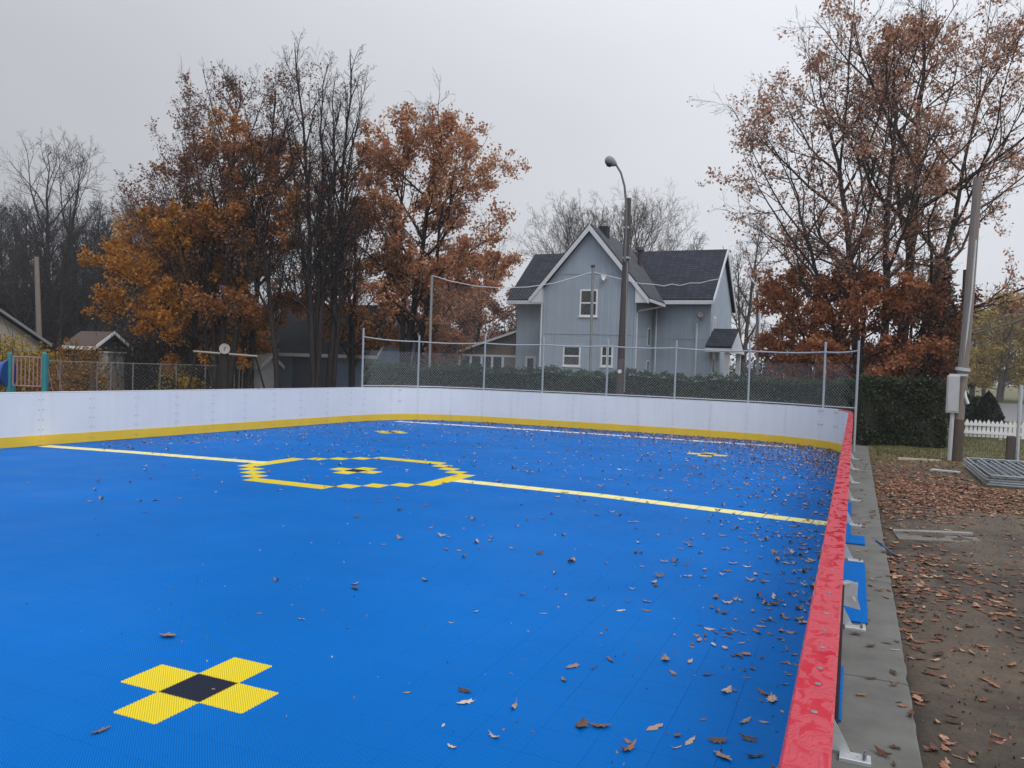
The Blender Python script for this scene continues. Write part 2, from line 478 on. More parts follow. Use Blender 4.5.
def shingle_mat(name, c1, c2):
    """courses of asphalt shingle, single tabs of uneven tone"""
    mt, t, b = new_mat(name)
    g = N(t, "ShaderNodeNewGeometry")
    s = N(t, "ShaderNodeSeparateXYZ"); t.links.new(g.outputs["Position"], s.inputs[0])
    cb = N(t, "ShaderNodeCombineXYZ")
    ad = N(t, "ShaderNodeMath", operation='ADD'); t.links.new(s.outputs["X"], ad.inputs[0]); t.links.new(s.outputs["Y"], ad.inputs[1])
    t.links.new(ad.outputs[0], cb.inputs[0]); t.links.new(s.outputs["Z"], cb.inputs[1])
    br = N(t, "ShaderNodeTexBrick"); t.links.new(cb.outputs[0], br.inputs["Vector"])
    br.inputs["Color1"].default_value = (*c1, 1); br.inputs["Color2"].default_value = (*c2, 1)
    br.inputs["Mortar"].default_value = (*[v * 0.4 for v in c2], 1)
    br.inputs["Scale"].default_value = 1.0; br.inputs["Mortar Size"].default_value = 0.012
    br.inputs["Brick Width"].default_value = 0.32; br.inputs["Row Height"].default_value = 0.13
    t.links.new(br.outputs["Color"], b.inputs["Base Color"])
    b.inputs["Roughness"].default_value = 0.9
    b.inputs["Specular IOR Level"].default_value = 0.12
    bp = N(t, "ShaderNodeBump", Strength=0.6, Distance=0.01); bp.invert = True
    t.links.new(br.outputs["Fac"], bp.inputs["Height"]); t.links.new(bp.outputs[0], b.inputs["Normal"])
    return mt
M['shingle'] = shingle_mat("slate_grey_shingle", (0.046, 0.051, 0.068), (0.030, 0.034, 0.047))
M['shingle2'] = shingle_mat("mid_grey_shingle", (0.10, 0.106, 0.12), (0.075, 0.08, 0.093))

def ground_mat():
    mt, t, b = new_mat("autumn_ground")
    g = N(t, "ShaderNodeNewGeometry")
    s = N(t, "ShaderNodeSeparateXYZ"); t.links.new(g.outputs["Position"], s.inputs[0])
    n1 = N(t, "ShaderNodeTexNoise", Scale=0.9, Detail=8.0, Roughness=0.65); t.links.new(g.outputs["Position"], n1.inputs["Vector"])
    n2 = N(t, "ShaderNodeTexNoise", Scale=26.0, Detail=9.0, Roughness=0.78); t.links.new(g.outputs["Position"], n2.inputs["Vector"])
    dirt = ramp(t, n1.outputs["Fac"], [(0.30, (0.036, 0.026, 0.018)), (0.48, (0.082, 0.060, 0.041)), (0.72, (0.128, 0.096, 0.067))])
    fine = ramp(t, n2.outputs["Fac"], [(0.32, (0.42, 0.41, 0.40)), (0.5, (0.95, 0.94, 0.93)), (0.68, (1.35, 1.32, 1.28))])
    d2 = N(t, "ShaderNodeMixRGB", blend_type='MULTIPLY'); d2.inputs[0].default_value = 0.8
    t.links.new(dirt.outputs[0], d2.inputs[1]); t.links.new(fine.outputs[0], d2.inputs[2])
    n4 = N(t, "ShaderNodeTexNoise", Scale=0.42, Detail=5.0, Roughness=0.6); t.links.new(g.outputs["Position"], n4.inputs["Vector"])
    mud = ramp(t, n4.outputs["Fac"], [(0.40, (0.30, 0.28, 0.27)), (0.50, (1, 1, 1))])
    d3 = N(t, "ShaderNodeMixRGB", blend_type='MULTIPLY'); d3.inputs[0].default_value = 0.85
    t.links.new(d2.outputs[0], d3.inputs[1]); t.links.new(mud.outputs[0], d3.inputs[2]); d2 = d3
    grass = ramp(t, n2.outputs["Fac"], [(0.3, (0.05, 0.055, 0.014)), (0.55, (0.10, 0.095, 0.026)), (0.75, (0.16, 0.115, 0.045))])
    # dirt near the court, grass farther back
    wob = N(t, "ShaderNodeMath", operation='MULTIPLY'); wob.inputs[1].default_value = 7.0; t.links.new(n1.outputs["Fac"], wob.inputs[0])
    ad = N(t, "ShaderNodeMath", operation='ADD'); t.links.new(s.outputs["Y"], ad.inputs[0]); t.links.new(wob.outputs[0], ad.inputs[1])
    mr = N(t, "ShaderNodeMapRange"); mr.inputs["From Min"].default_value = 22.5; mr.inputs["From Max"].default_value = 25.5
    t.links.new(ad.outputs[0], mr.inputs["Value"])
    fx = N(t, "ShaderNodeMapRange"); fx.inputs["From Min"].default_value = 2.6; fx.inputs["From Max"].default_value = 3.3
    wx = N(t, "ShaderNodeMath", operation='ADD'); t.links.new(s.outputs["X"], wx.inputs[0])
    wm = N(t, "ShaderNodeMath", operation='MULTIPLY'); wm.inputs[1].default_value = 1.3; t.links.new(n1.outputs["Fac"], wm.inputs[0]); t.links.new(wm.outputs[0], wx.inputs[1])
    t.links.new(wx.outputs[0], fx.inputs["Value"])
    fm = N(t, "ShaderNodeMath", operation='MULTIPLY'); fm.inputs[1].default_value = 0.75; t.links.new(fx.outputs[0], fm.inputs[0])
    mxx = N(t, "ShaderNodeMath", operation='MAXIMUM'); t.links.new(mr.outputs[0], mxx.inputs[0]); t.links.new(fm.outputs[0], mxx.inputs[1])
    mix = N(t, "ShaderNodeMixRGB"); t.links.new(mxx.outputs[0], mix.inputs[0]); t.links.new(d2.outputs[0], mix.inputs[1]); t.links.new(grass.outputs[0], mix.inputs[2])
    t.links.new(mix.outputs[0], b.inputs["Base Color"])
    rr = N(t, "ShaderNodeMapRange"); rr.inputs["To Min"].default_value = 0.55; rr.inputs["To Max"].default_value = 0.95
    t.links.new(n1.outputs["Fac"], rr.inputs["Value"]); t.links.new(rr.outputs[0], b.inputs["Roughness"])
    bp = N(t, "ShaderNodeBump", Strength=0.7, Distance=0.03); t.links.new(n2.outputs["Fac"], bp.inputs["Height"]); t.links.new(bp.outputs[0], b.inputs["Normal"])
    return mt
M['ground'] = ground_mat()
M['asphalt'] = mat("wet_asphalt", (0.16, 0.165, 0.18), (0.12, 0.125, 0.14), 1.5, 0.35, bump=0.1, bscale=40)
M['hill'] = mat("dark_wooded_slope", (0.030, 0.026, 0.020), (0.05, 0.042, 0.028), 0.5, 0.95, bump=0.6, bscale=3)

# ------------------------------------------------------------------ ground and court
TILE = 0.30
TX, TY = -11.85 * TILE, 11.09 * TILE            # world of the tile grid's origin
def tx(u): return u * TILE + TX
def ty(v): return v * TILE + TY

rng = np.random.default_rng(5)
def build_ground():
    # fine mesh near the court's edge, coarse far away; one sheet
    xs = np.concatenate([[-600, -300, -150, -80, -50, -36, -26, -20, -12, -4], np.arange(-1.5, 0.3, 0.6), [0.33], np.arange(0.40, 6, 0.09), np.arange(6, 16, 0.6), [18, 22, 28, 36, 50, 80, 150, 300, 600]])
    ys = np.concatenate([[-600, -200, -60, -20, -6], np.arange(-2, 3, 0.5), np.arange(3, 24, 0.11), np.arange(24, 40, 0.5), [42, 46, 52, 60, 75, 100, 140, 200, 300, 600]])
    X, Y = np.meshgrid(xs, ys)
    Z = np.full_like(X, -0.075)
    near = (X > 0.36) & (X < 12) & (Y > 1) & (Y < 34)
    bumps = 0.018 * np.sin(X * 2.1 + 1.3 * np.sin(Y * 1.1)) * np.sin(Y * 1.7 + X) + 0.012 * np.sin(X * 5.3 + Y * 3.1) * np.sin(Y * 4.7 - X * 2.2) + 0.006 * rng.standard_normal(X.shape)
    fade = np.clip((X - 0.36) / 0.3, 0, 1) * np.clip((34 - Y) / 8, 0, 1)
    Z = Z + near * (bumps * fade + 0.03 * fade)
    Z[(X > -20) & (X < 0.37) & (Y > -8) & (Y < 26)] = -0.14
    nx, ny = len(xs), len(ys)
    I = np.arange(nx * ny).reshape(ny, nx)
    q = np.stack([I[:-1, :-1], I[:-1, 1:], I[1:, 1:], I[1:, :-1]], -1).reshape(-1, 4)
    me = mesh_np("ground", np.stack([X, Y, Z], -1), q, smooth=True)
    o = link("ground", me, M['ground'])
    tag(o, kind='structure')
    return (xs, ys, Z)
GX, GY, GZ = build_ground()
def gz(x, y):
    i = np.clip(np.searchsorted(GX, x) - 1, 0, len(GX) - 2); j = np.clip(np.searchsorted(GY, y) - 1, 0, len(GY) - 2)
    fx = (x - GX[i]) / (GX[i + 1] - GX[i]); fy = (y - GY[j]) / (GY[j + 1] - GY[j])
    return (GZ[j, i] * (1 - fx) + GZ[j, i + 1] * fx) * (1 - fy) + (GZ[j + 1, i] * (1 - fx) + GZ[j + 1, i + 1] * fx) * fy

# board line: left side, rounded corner, far end, rounded corner, right side (inner face)
def arc(cx, cy, r, a0, a1, n):
    return [(cx + r * math.cos(R(a0 + (a1 - a0) * i / n)), cy + r * math.sin(R(a0 + (a1 - a0) * i / n))) for i in range(n + 1)]
PATH = [(-15.55, -2.0), (-14.93, 9.8), (-14.35, 19.2)]
PATH += [(-14.28, 20.6), (-14.1, 21.6), (-13.72, 22.45), (-13.1, 23.1), (-12.3, 23.52), (-11.4, 23.72)]
PATH += [(-8.0, 23.92), (-4.6, 23.92), (-3.0, 23.78)]
PATH += [(-2.1, 23.55), (-1.35, 23.2), (-0.75, 22.75), (-0.36, 22.2), (-0.17, 21.5), (-0.12, 20.6), (-0.12, -1.6)]
def densify(P, step=0.3):
    out = [P[0]]
    for a, b in zip(P[:-1], P[1:]):
        L = math.dist(a, b); n = max(1, int(round(L / step)))
        out += [(a[0] + (b[0] - a[0]) * i / n, a[1] + (b[1] - a[1]) * i / n) for i in range(1, n + 1)]
    return np.array(out)
PD = densify(PATH)
for _ in range(3):                                # ease the corners
    PD[1:-1] = 0.25 * PD[:-2] + 0.5 * PD[1:-1] + 0.25 * PD[2:]
PS = np.concatenate([[0], np.cumsum(np.linalg.norm(np.diff(PD, axis=0), axis=1))])
def on_path(s):
    x = np.interp(s, PS, PD[:, 0]); y = np.interp(s, PS, PD[:, 1])
    e = 0.15
    dx = np.interp(s + e, PS, PD[:, 0]) - np.interp(s - e, PS, PD[:, 0]); dy = np.interp(s + e, PS, PD[:, 1]) - np.interp(s - e, PS, PD[:, 1])
    L = np.hypot(dx, dy)
    return x, y, -dy / L, dx / L                  # position and outward normal (left of travel)
def project(p):
    d = np.asarray(p, float) - CAM
    z = d @ CF
    return 512 + FPX * (d @ CR) / z, 384 - FPX * (d @ CU) / z
SS = np.linspace(0, PS[-1], 6000)
_sx = np.array([project((*on_path(s)[:2], 0.7))[0] if (np.array([*on_path(s)[:2], 0.7]) - CAM) @ CF > 1 else -1e4 for s in SS])
CORNER_END = int(np.argmax(PD[:, 0] > -0.13)); S_RIGHT = PS[CORNER_END]
def s_at_px(px):
    k = SS < S_RIGHT
    return float(SS[k][np.argmin(np.abs(_sx[k] - px))])

def build_court():
    root = MB().prism([(x, y, -0.09) for x, y in PD[::4]] + [(PD[-1][0], PD[-1][1], -0.09)], (0, 0, 0.074)).build("court_floor", M['blue'])
    tag(root, kind='structure')
    # which cells lie inside the boards
    us = range(-40, 12); vs = range(-12, 69)
    from_path = PD
    def inside(x, y):
        c = False; n = len(from_path)
        j = n - 1
        for i in range(n):
            xi, yi = from_path[i]; xj, yj = from_path[j]
            if (yi > y) != (yj > y) and x < (xj - xi) * (y - yi) / (yj - yi) + xi: c = not c
            j = i
        return c
    special = {}
    def cross(u, v):
        special[(u, v)] = 'black'
        for a, b in ((1, 0), (-1, 0), (0, 1), (0, -1)): special[(u + a, v + b)] = 'yellow'
    cu, cv = -15, 27
    for q in ((0, 0), (cu, cv), (-27, 50), (1, 51)): cross(*q)
    for k in range(-2, 3):
        for q in ((k, -6), (k, 6), (-6, k), (6, k)): special[(cu + q[0], cv + q[1])] = 'yellow'
    for a, b in ((3, 5), (4, 4), (5, 3)):
        for sa in (1, -1):
            for sb in (1, -1): special[(cu + sa * a, cv + sb * b)] = 'yellow'
    # toothed tile for the marks: its loops lock over the neighbours
    def toothed():
        n = 12; amp = 0.007; pts = []
        for side in range(4):
            for k in range(n):
                a = k / n * TILE; b_ = (k + 0.5) / n * TILE
                for q, off in ((a, -0.001), (b_, amp)):
                    x, y = q, -off
                    for _ in range(side): x, y = TILE - y, x
                    pts.append((x, y))
        m_ = MB().prism([(x, y, -0.012) for x, y in pts], (0, 0, 0.0135))
        me = bpy.data.meshes.new("tile"); me.from_pydata(m_.v, [], m_.f)
        return me
    tmesh = {}
    for c in ('yellow', 'black'):
        tmesh[c] = toothed(); tmesh[c].materials.append(M[c])
    def put(me, u, v, nm="tile"):
        o = bpy.data.objects.new(nm, me); COL.objects.link(o); o.parent = root; o.location = (tx(u), ty(v), 0)
        return o
    for (u, v), c in special.items():
        o = put(tmesh[c], u, v); o['label'] = "toothed %s marking tile" % c
    g = 0.0004
    plain = MB().cbox(g, TILE - g, g, TILE - g, -0.012, 0.0, 0.0007)
    pme = bpy.data.meshes.new("tile"); pme.from_pydata(plain.v, [], plain.f); pme.materials.append(M['blue'])
    cells = []
    for u in us:
        for v in vs:
            if (u, v) in special: continue
            x, y = tx(u + .5), ty(v + .5)
            if not inside(x, y) and not inside(x - .12, y) and not inside(x, y - .12): continue
            d = np.array([x, y, 0]) - CAM; z = d @ CF
            vis = False
            if z > 1:
                px, py = project((x, y, 0)); vis = -30 < px < 860 and py < 800
            cells.append((0 if vis else 1, np.linalg.norm(d), u, v))
    cells.sort()
    n_solo = 236
    cutm = MB().cbox(g, -.112 - tx(11), g, TILE - g, -0.012, 0.0, 0.0007)
    cme = bpy.data.meshes.new("tile"); cme.from_pydata(cutm.v, [], cutm.f); cme.materials.append(M['blue'])
    for _, _, u, v in cells[:n_solo]:
        if u <= 11 and tx(u) < -.13: put(cme if u == 11 else pme, u, v)
    rest = [c for c in cells[n_solo:] if tx(c[2]) < -.13]
    base = np.array([(g, g, 0), (TILE - g, g, 0), (TILE - g, TILE - g, 0), (g, TILE - g, 0), (g, g, -.01), (TILE - g, g, -.01), (TILE - g, TILE - g, -.01), (g, TILE - g, -.01)])
    fq = np.array([(0, 1, 2, 3), (4, 5, 1, 0), (5, 6, 2, 1), (6, 7, 3, 2), (7, 4, 0, 3)])
    off = np.array([(tx(u), ty(v), 0) for _, _, u, v in rest])
    V = (base[None] + off[:, None]).reshape(-1, 3)
    V[:, 0] = np.minimum(V[:, 0], -.112)
    Q = (fq[None] + (np.arange(len(rest)) * 8)[:, None, None]).reshape(-1, 4)
    o = link("tile_field", mesh_np("tile_field", V, Q), M['blue'], root); o['kind'] = 'stuff'
    # lines: rows of coloured tiles
    def row(pts, mt, lab):
        w = TILE / 2 - .002
        m_ = MB().cbox(-w, w, -w, w, -.012, .0016, .0015)
        me = bpy.data.meshes.new("tile"); me.from_pydata(m_.v, [], m_.f); me.materials.append(mt)
        P = np.array(pts, float); S = np.concatenate([[0], np.cumsum(np.linalg.norm(np.diff(P, axis=0), axis=1))])
        n = int(S[-1] / TILE); st = S[-1] / n
        for k in range(n):
            q = (k + .5) * st; x, y = np.interp(q, S, P[:, 0]), np.interp(q, S, P[:, 1])
            a = math.atan2(np.interp(q + .1, S, P[:, 1]) - np.interp(q - .1, S, P[:, 1]), np.interp(q + .1, S, P[:, 0]) - np.interp(q - .1, S, P[:, 0]))
            o = bpy.data.objects.new("tile", me); COL.objects.link(o); o.parent = root; o.location = (float(x), float(y), 0); o.rotation_euler = (0, 0, a); o['label'] = lab
    yc = ty(cv + .5)
    xl = tx(cu - 6) - .003; xr_ = tx(cu + 7) + .003
    row([(-14.78, ty(24.9)), (-12.7, ty(26.0)), (-9.83, ty(27.0)), (xl, yc - .06)], M['line_y'], "yellow centre line tile")
    row([(xr_, yc + .03), (-3.5, yc - .03), (-.88, yc - .38), (-.14, yc - .46)], M['line_y'], "yellow centre line tile")
    row([(-13.5, 21.92), (-9.6, 22.22), (-6.0, 22.3), (-2.6, 22.3), (-1.35, 22.37)], M['line_w'], "white goal line tile")
    # scraps of tile left sticking out past the boards
    for x1, y0, y1 in ((.165, 6.80, 8.98), (.175, 9.98, 10.50), (.02, 10.5, 13.2), (.004, 4.80, 5.70)):
        m_ = MB(); yy = y0
        while yy < y1 - .02:
            m_.cbox(-.105, x1, yy, min(yy + TILE, y1) - .003, -.012, 0.002, .002); yy += TILE
        o = m_.build("tile", M['blue'], root); o['label'] = "cut blue edge tile sticking out past the boards"
    return root
court = build_court()

def build_apron():
    mb = MB()
    ys = [-3.0, 0.2, 2.9, 5.6, 8.3, 11.0, 13.7, 16.4, 19.1, 21.8, 24.6]
    rg = random.Random(8)
    for a, b in zip(ys[:-1], ys[1:]):
        a += .004; b -= .004; n = int((b - a) / .12)
        e = [(.388 + rg.uniform(-.005, .004) - (.02 * rg.random() if rg.random() < .08 else 0), a + (b - a) * k / n) for k in range(n + 1)]
        mb.prism([(-.45, a, -.3)] + [(x, y, -.3) for x, y in e] + [(-.45, b, -.3)], (0, 0, .276))
        V = [(-.45, y, -.016) for x, y in e] + [(x - .012, y, -.016) for x, y in e] + [(x, y, -.0265) for x, y in e] + [(x, y, -.06) for x, y in e]
        m1 = n + 1
        mb.add(V, [(r_ * m1 + k, (r_ + 1) * m1 + k, (r_ + 1) * m1 + k + 1, r_ * m1 + k + 1) for r_ in range(3) for k in range(n)])
    tag(mb.build("concrete_apron", M['concrete']), kind='structure')
build_apron()

# ------------------------------------------------------------------ dasher boards
def build_boards():
    root = thing("dasher_boards", "white rink boards with yellow kick strip round the blue court", "rink boards")
    H = 1.07
    pxs = [41, 92, 137, 177, 213, 245, 274, 301, 327, 351, 364, 391, 418, 451, 482, 511, 541, 573, 605, 638, 673, 710, 746.5, 785, 819, 843]
    js = [s_at_px(p) for p in pxs]
    a = js[0] - 1.22
    while a > 0.2: js.insert(0, a); a -= 1.22
    js.insert(0, 0.0)
    s = js[-1] + 1.22
    while s < PS[-1] - .3: js.append(s); s += 1.22
    js.append(PS[-1])
    def wall(s0, s1, o0, o1, z0, z1):
        n = max(1, int((s1 - s0) / 0.3))
        mb = MB(); V = []; F = []
        for i in range(n + 1):
            x, y, nx, ny = on_path(s0 + (s1 - s0) * i / n)
            V += [(x + nx * o0, y + ny * o0, z0), (x + nx * o1, y + ny * o1, z0), (x + nx * o1, y + ny * o1, z1), (x + nx * o0, y + ny * o0, z1)]
        for i in range(n):
            b = i * 4
            for k in range(4): F.append((b + k, b + (k + 1) % 4, b + 4 + (k + 1) % 4, b + 4 + k))
        F += [(0, 1, 2, 3), (n * 4 + 3, n * 4 + 2, n * 4 + 1, n * 4)]
        return mb.add(V, F)
    bolts = MB()
    for s0, s1 in zip(js[:-1], js[1:]):
        if s1 - s0 < 0.1: continue
        p = wall(s0 + .0018, s1 - .0018, 0.0, .012, .012, H - .022).build("panel", M['panel'], root)
        wall(s0 + .002, s1 - .002, -.008, -.0005, .004, .205).build("kick_plate", M['kick'], p)
        for zz in (.32, .52, .72, .92, .10):
            for q in (s0 + .04, s1 - .04):
                x, y, nx, ny = on_path(q); e = -.012 if zz < .2 else -.004
                bolts.box(x + nx * e - .008, x + nx * e + .008, y + ny * e - .008, y + ny * e + .008, zz - .008, zz + .008)
    bolts.build("bolts", M['galv'], root, kind='stuff')
    # cap rail in lengths, rounded edges
    caps = [0.0]
    while caps[-1] < PS[-1] - 2.44: caps.append(caps[-1] + 2.44)
    # keep a joint where the photograph shows one on the near rail
    s_joint = PS[-1] - (5.05 + 1.6)
    shift = (s_joint - caps[-1]) % 2.44
    caps = [c + shift for c in caps if c + shift < PS[-1]]
    caps = [0.0] + [c for c in caps if c > .3] + [PS[-1]]
    prof = [(0.0, -.026), (0.0, -.006), (.006, 0.0), (.099, 0.0), (.105, -.006), (.105, -.026)]
    for s0, s1 in zip(caps[:-1], caps[1:]):
        n = max(1, int((s1 - s0) / .25)); V = []; F = []; k = len(prof)
        for i in range(n + 1):
            x, y, nx, ny = on_path(s0 + .0015 + (s1 - s0 - .003) * i / n)
            V += [(x + nx * o, y + ny * o, H + z) for o, z in prof]
        for i in range(n):
            for j in range(k):
                F.append((i * k + j, i * k + (j + 1) % k, (i + 1) * k + (j + 1) % k, (i + 1) * k + j))
        F += [tuple(range(k)), tuple(n * k + j for j in reversed(range(k)))]
        red = s0 > S_RIGHT - 3.2
        o = MB().add(V, F).build("cap_rail", M['cap'] if red else M['cap_pale'], root)
        if s0 > S_RIGHT - 3:
            hb = MB()
            for q in (s0 + .14, s0 + .27, s0 + .47, s0 + .9, s0 + 1.3, s0 + 1.7, s0 + 2.0, s0 + 2.2, s1 - .05):
                if q > s1 - .03: continue
                x, y, nx, ny = on_path(q); cx, cy = x + nx * .058, y + ny * .058
                hb.tube([(cx, cy, H - .002), (cx, cy, H + .002), (cx, cy, H + .003)], [.009, .009, .006], 10)
            hb.build("screw_heads", M['bolt'], o, kind='stuff')
    # outer frame: rails and posts with base plates
    fr = MB()
    for z in (.12, .62, .985):
        n = len(PD)
        for i in range(0, n - 2, 2):
            x, y, nx, ny = on_path(PS[i]); x2, y2, nx2, ny2 = on_path(PS[min(i + 2, n - 1)])
            fr.bar((x + nx * .036, y + ny * .036, z), (x2 + nx2 * .036, y2 + ny2 * .036, z), .045, .045)
    fr.build("frame_rail", M['alu'], root)
    posts = [4.36, 6.64, 9.07, 11.25, 13.52, 15.8, 18.1, 20.4, 1.9]
    for yy in posts:
        x = -.12 + .045
        p = MB().box(x - .028, x + .028, yy - .02, yy + .02, -.016, 1.03).build("support_post", M['alu'], root)
        MB().cbox(.0, .148, yy - .045, yy + .045, -.016, .004, .003).build("base_plate", M['alu'], p)
        MB().prism([(-.045, yy + .024, .004), (.055, yy + .024, .004), (-.045, yy + .024, .19)], (0, .008, 0)).build("gusset", M['alu'], p)
        b = MB()
        for dy in (-.022, .022): b.tube([(.118, yy + dy, .003), (.118, yy + dy, .02)], .011, 6).tube([(.118, yy + dy, .003), (.118, yy + dy, .034)], .006, 6)
        b.build("anchor_bolts", M['bolt'], p)
    MB().tube([(-.005 - .02, 4.62, .05), (-.005 - .02, 4.62, .80)], .016, 10).build("latch_rod", M['darksteel'], root, smooth=True)
    gl = MB()
    gl.box(-.03, -.022, 5.16, 5.34, .60, .98)
    gl.build("gate_strap", M['alu'], root)
    MB().prism([(-.02, 5.42, .62), (.055, 5.40, .58), (.085, 5.36, .48), (-.02, 5.42, .48)], (0, .007, 0)).build("latch_plate", M['alu'], root)
    MB().bar((-.02, 5.12, .70), (.018, 5.10, .70), .08, .008).bar((.022, 5.12, .62), (.022, 5.12, .704), .08, .008).build("latch_tab", M['alu'], root)
    return js
JOINTS = build_boards()

# ------------------------------------------------------------------ chain link fence on the far boards
def tubes_np(A, B, r):
    """many straight three-sided wires"""
    A = np.asarray(A, float); B = np.asarray(B, float)
    t = B - A; t /= np.linalg.norm(t, axis=1, keepdims=True) + 1e-9
    ref = np.where(np.abs(t[:, 2:3]) < .9, np.array([[0, 0, 1.0]]), np.array([[1.0, 0, 0]]))
    u = np.cross(t, ref); u /= np.linalg.norm(u, axis=1, keepdims=True) + 1e-9
    w = np.cross(t, u); V = []
    for P in (A, B):
        for k in range(3):
            g = 2 * math.pi * k / 3
            V.append(P + (u * math.cos(g) + w * math.sin(g)) * r)
    V = np.stack(V, 1); n = len(A)
    F = np.array([(0, 1, 4, 3), (1, 2, 5, 4), (2, 0, 3, 5)])
    return V.reshape(-1, 3), (F[None] + (np.arange(n) * 6)[:, None, None]).reshape(-1, 4)

def diamond_net(poly, z0, z1, cell):
    """wires of a diamond mesh over a vertical ribbon that follows a ground polyline; z1 may be a function of arc length"""
    P = np.array(poly); S = np.concatenate([[0], np.cumsum(np.linalg.norm(np.diff(P, axis=0), axis=1))])
    L = S[-1]; top = z1 if callable(z1) else (lambda s: z1)
    hmax = max(top(s) for s in np.linspace(0, L, 30)) - z0
    A = []; B = []
    pt = lambda s, z: (np.interp(s, S, P[:, 0]), np.interp(s, S, P[:, 1]), z)
    for sg in (1, -1):
        c = -hmax if sg > 0 else 0
        end = L if sg > 0 else L + hmax
        while c < end:
            # z = z0 + sg * (s - c)
            nseg = max(2, int(hmax / .35)); prev = None
            for i in range(nseg + 1):
                h = hmax * i / nseg; s = c + sg * h
                ok = 0 <= s <= L and z0 + h <= top(min(max(s, 0), L)) + 1e-6
                cur = pt(s, z0 + h) if ok else None
                if prev is not None and cur is not None: A.append(prev); B.append(cur)
                prev = cur
            c += cell
    return A, B

def build_fence():
    root = thing("chain_link_fence", "galvanised chain link fence standing along the far end of the boards", "fence", (0, 0, 0))
    pxs = [364, 418, 482, 541, 605, 673, 746.5, 819.5, 857.5]
    ss = [s_at_px(p) for p in pxs[:-1]]
    pts = []
    for s in ss:
        x, y, nx, ny = on_path(s); pts.append((x + nx * .10, y + ny * .10))
    pts.append((.03, 22.35))
    tops = [2.92, 2.80, 2.88, 2.86, 2.84, 2.83, 2.83, 2.82, 2.85]
    rails = [2.66, 2.60, 2.62, 2.62, 2.62, 2.61, 2.57, 2.56, 2.60]
    for i, (x, y) in enumerate(pts):
        z1 = tops[i]
        MB().tube([(x, y, -.06), (x + .01 * (i % 3 - 1), y, z1), (x + .01 * (i % 3 - 1), y, z1 + .012)], [.031, .031, .013], 10).build("fence_post", M['fence_grey'], root, smooth=True)
    # rail follows the boards between posts
    line = []; zs = []
    for i in range(len(pts) - 1):
        n = 5
        for k in range(n):
            f = k / n
            if i < len(ss) - 1:
                x, y, nx, ny = on_path(ss[i] * (1 - f) + ss[i + 1] * f); line.append((x + nx * .10, y + ny * .10))
            else: line.append((pts[i][0] * (1 - f) + pts[i + 1][0] * f, pts[i][1] * (1 - f) + pts[i + 1][1] * f))
            zs.append(rails[i] * (1 - f) + rails[i + 1] * f - .03 * math.sin(math.pi * f))
    line.append(pts[-1]); zs.append(rails[-1])
    MB().tube([(x, y, z) for (x, y), z in zip(line, zs)], .021, 8).build("top_rail", M['fence_grey'], root, smooth=True)
    P = np.array(line); S = np.concatenate([[0], np.cumsum(np.linalg.norm(np.diff(P, axis=0), axis=1))])
    A, B = diamond_net(line, 1.0, lambda s: float(np.interp(s, S, zs)), .085)
    V, Q = tubes_np(A, B, .0024)
    o = link("wire_mesh", mesh_np("wire_mesh", V, Q), M['wire'], root); o['kind'] = 'stuff'
    # flat plate along the foot of the fence, resting on the boards
    MB().tube([(x, y, 1.12) for x, y in line], .016, 6).build("bottom_rail", M['galv'], root, smooth=True)
build_fence()

# ------------------------------------------------------------------ leaves and hedges
def leaf_cards(C, size, rng, ratio=.62, droop=0.0):
    """small folded rhombic leaves at centres C"""
    n = len(C)
    a = rng.standard_normal((n, 3)); a[:, 2] -= droop; a /= np.linalg.norm(a, axis=1, keepdims=True)
    b = np.cross(a, rng.standard_normal((n, 3))); b /= np.linalg.norm(b, axis=1, keepdims=True) + 1e-9
    nn = np.cross(a, b)
    s = (size * rng.uniform(.65, 1.3, n))[:, None]
    V = np.stack([C - a * s * .5, C + b * s * ratio * .5 + nn * s * .08, C + a * s * .5, C - b * s * ratio * .5 + nn * s * .08], 1)
    Q = np.array([(0, 1, 2), (0, 2, 3)])
    return V.reshape(-1, 3), (Q[None] + (np.arange(n) * 4)[:, None, None]).reshape(-1, 3)

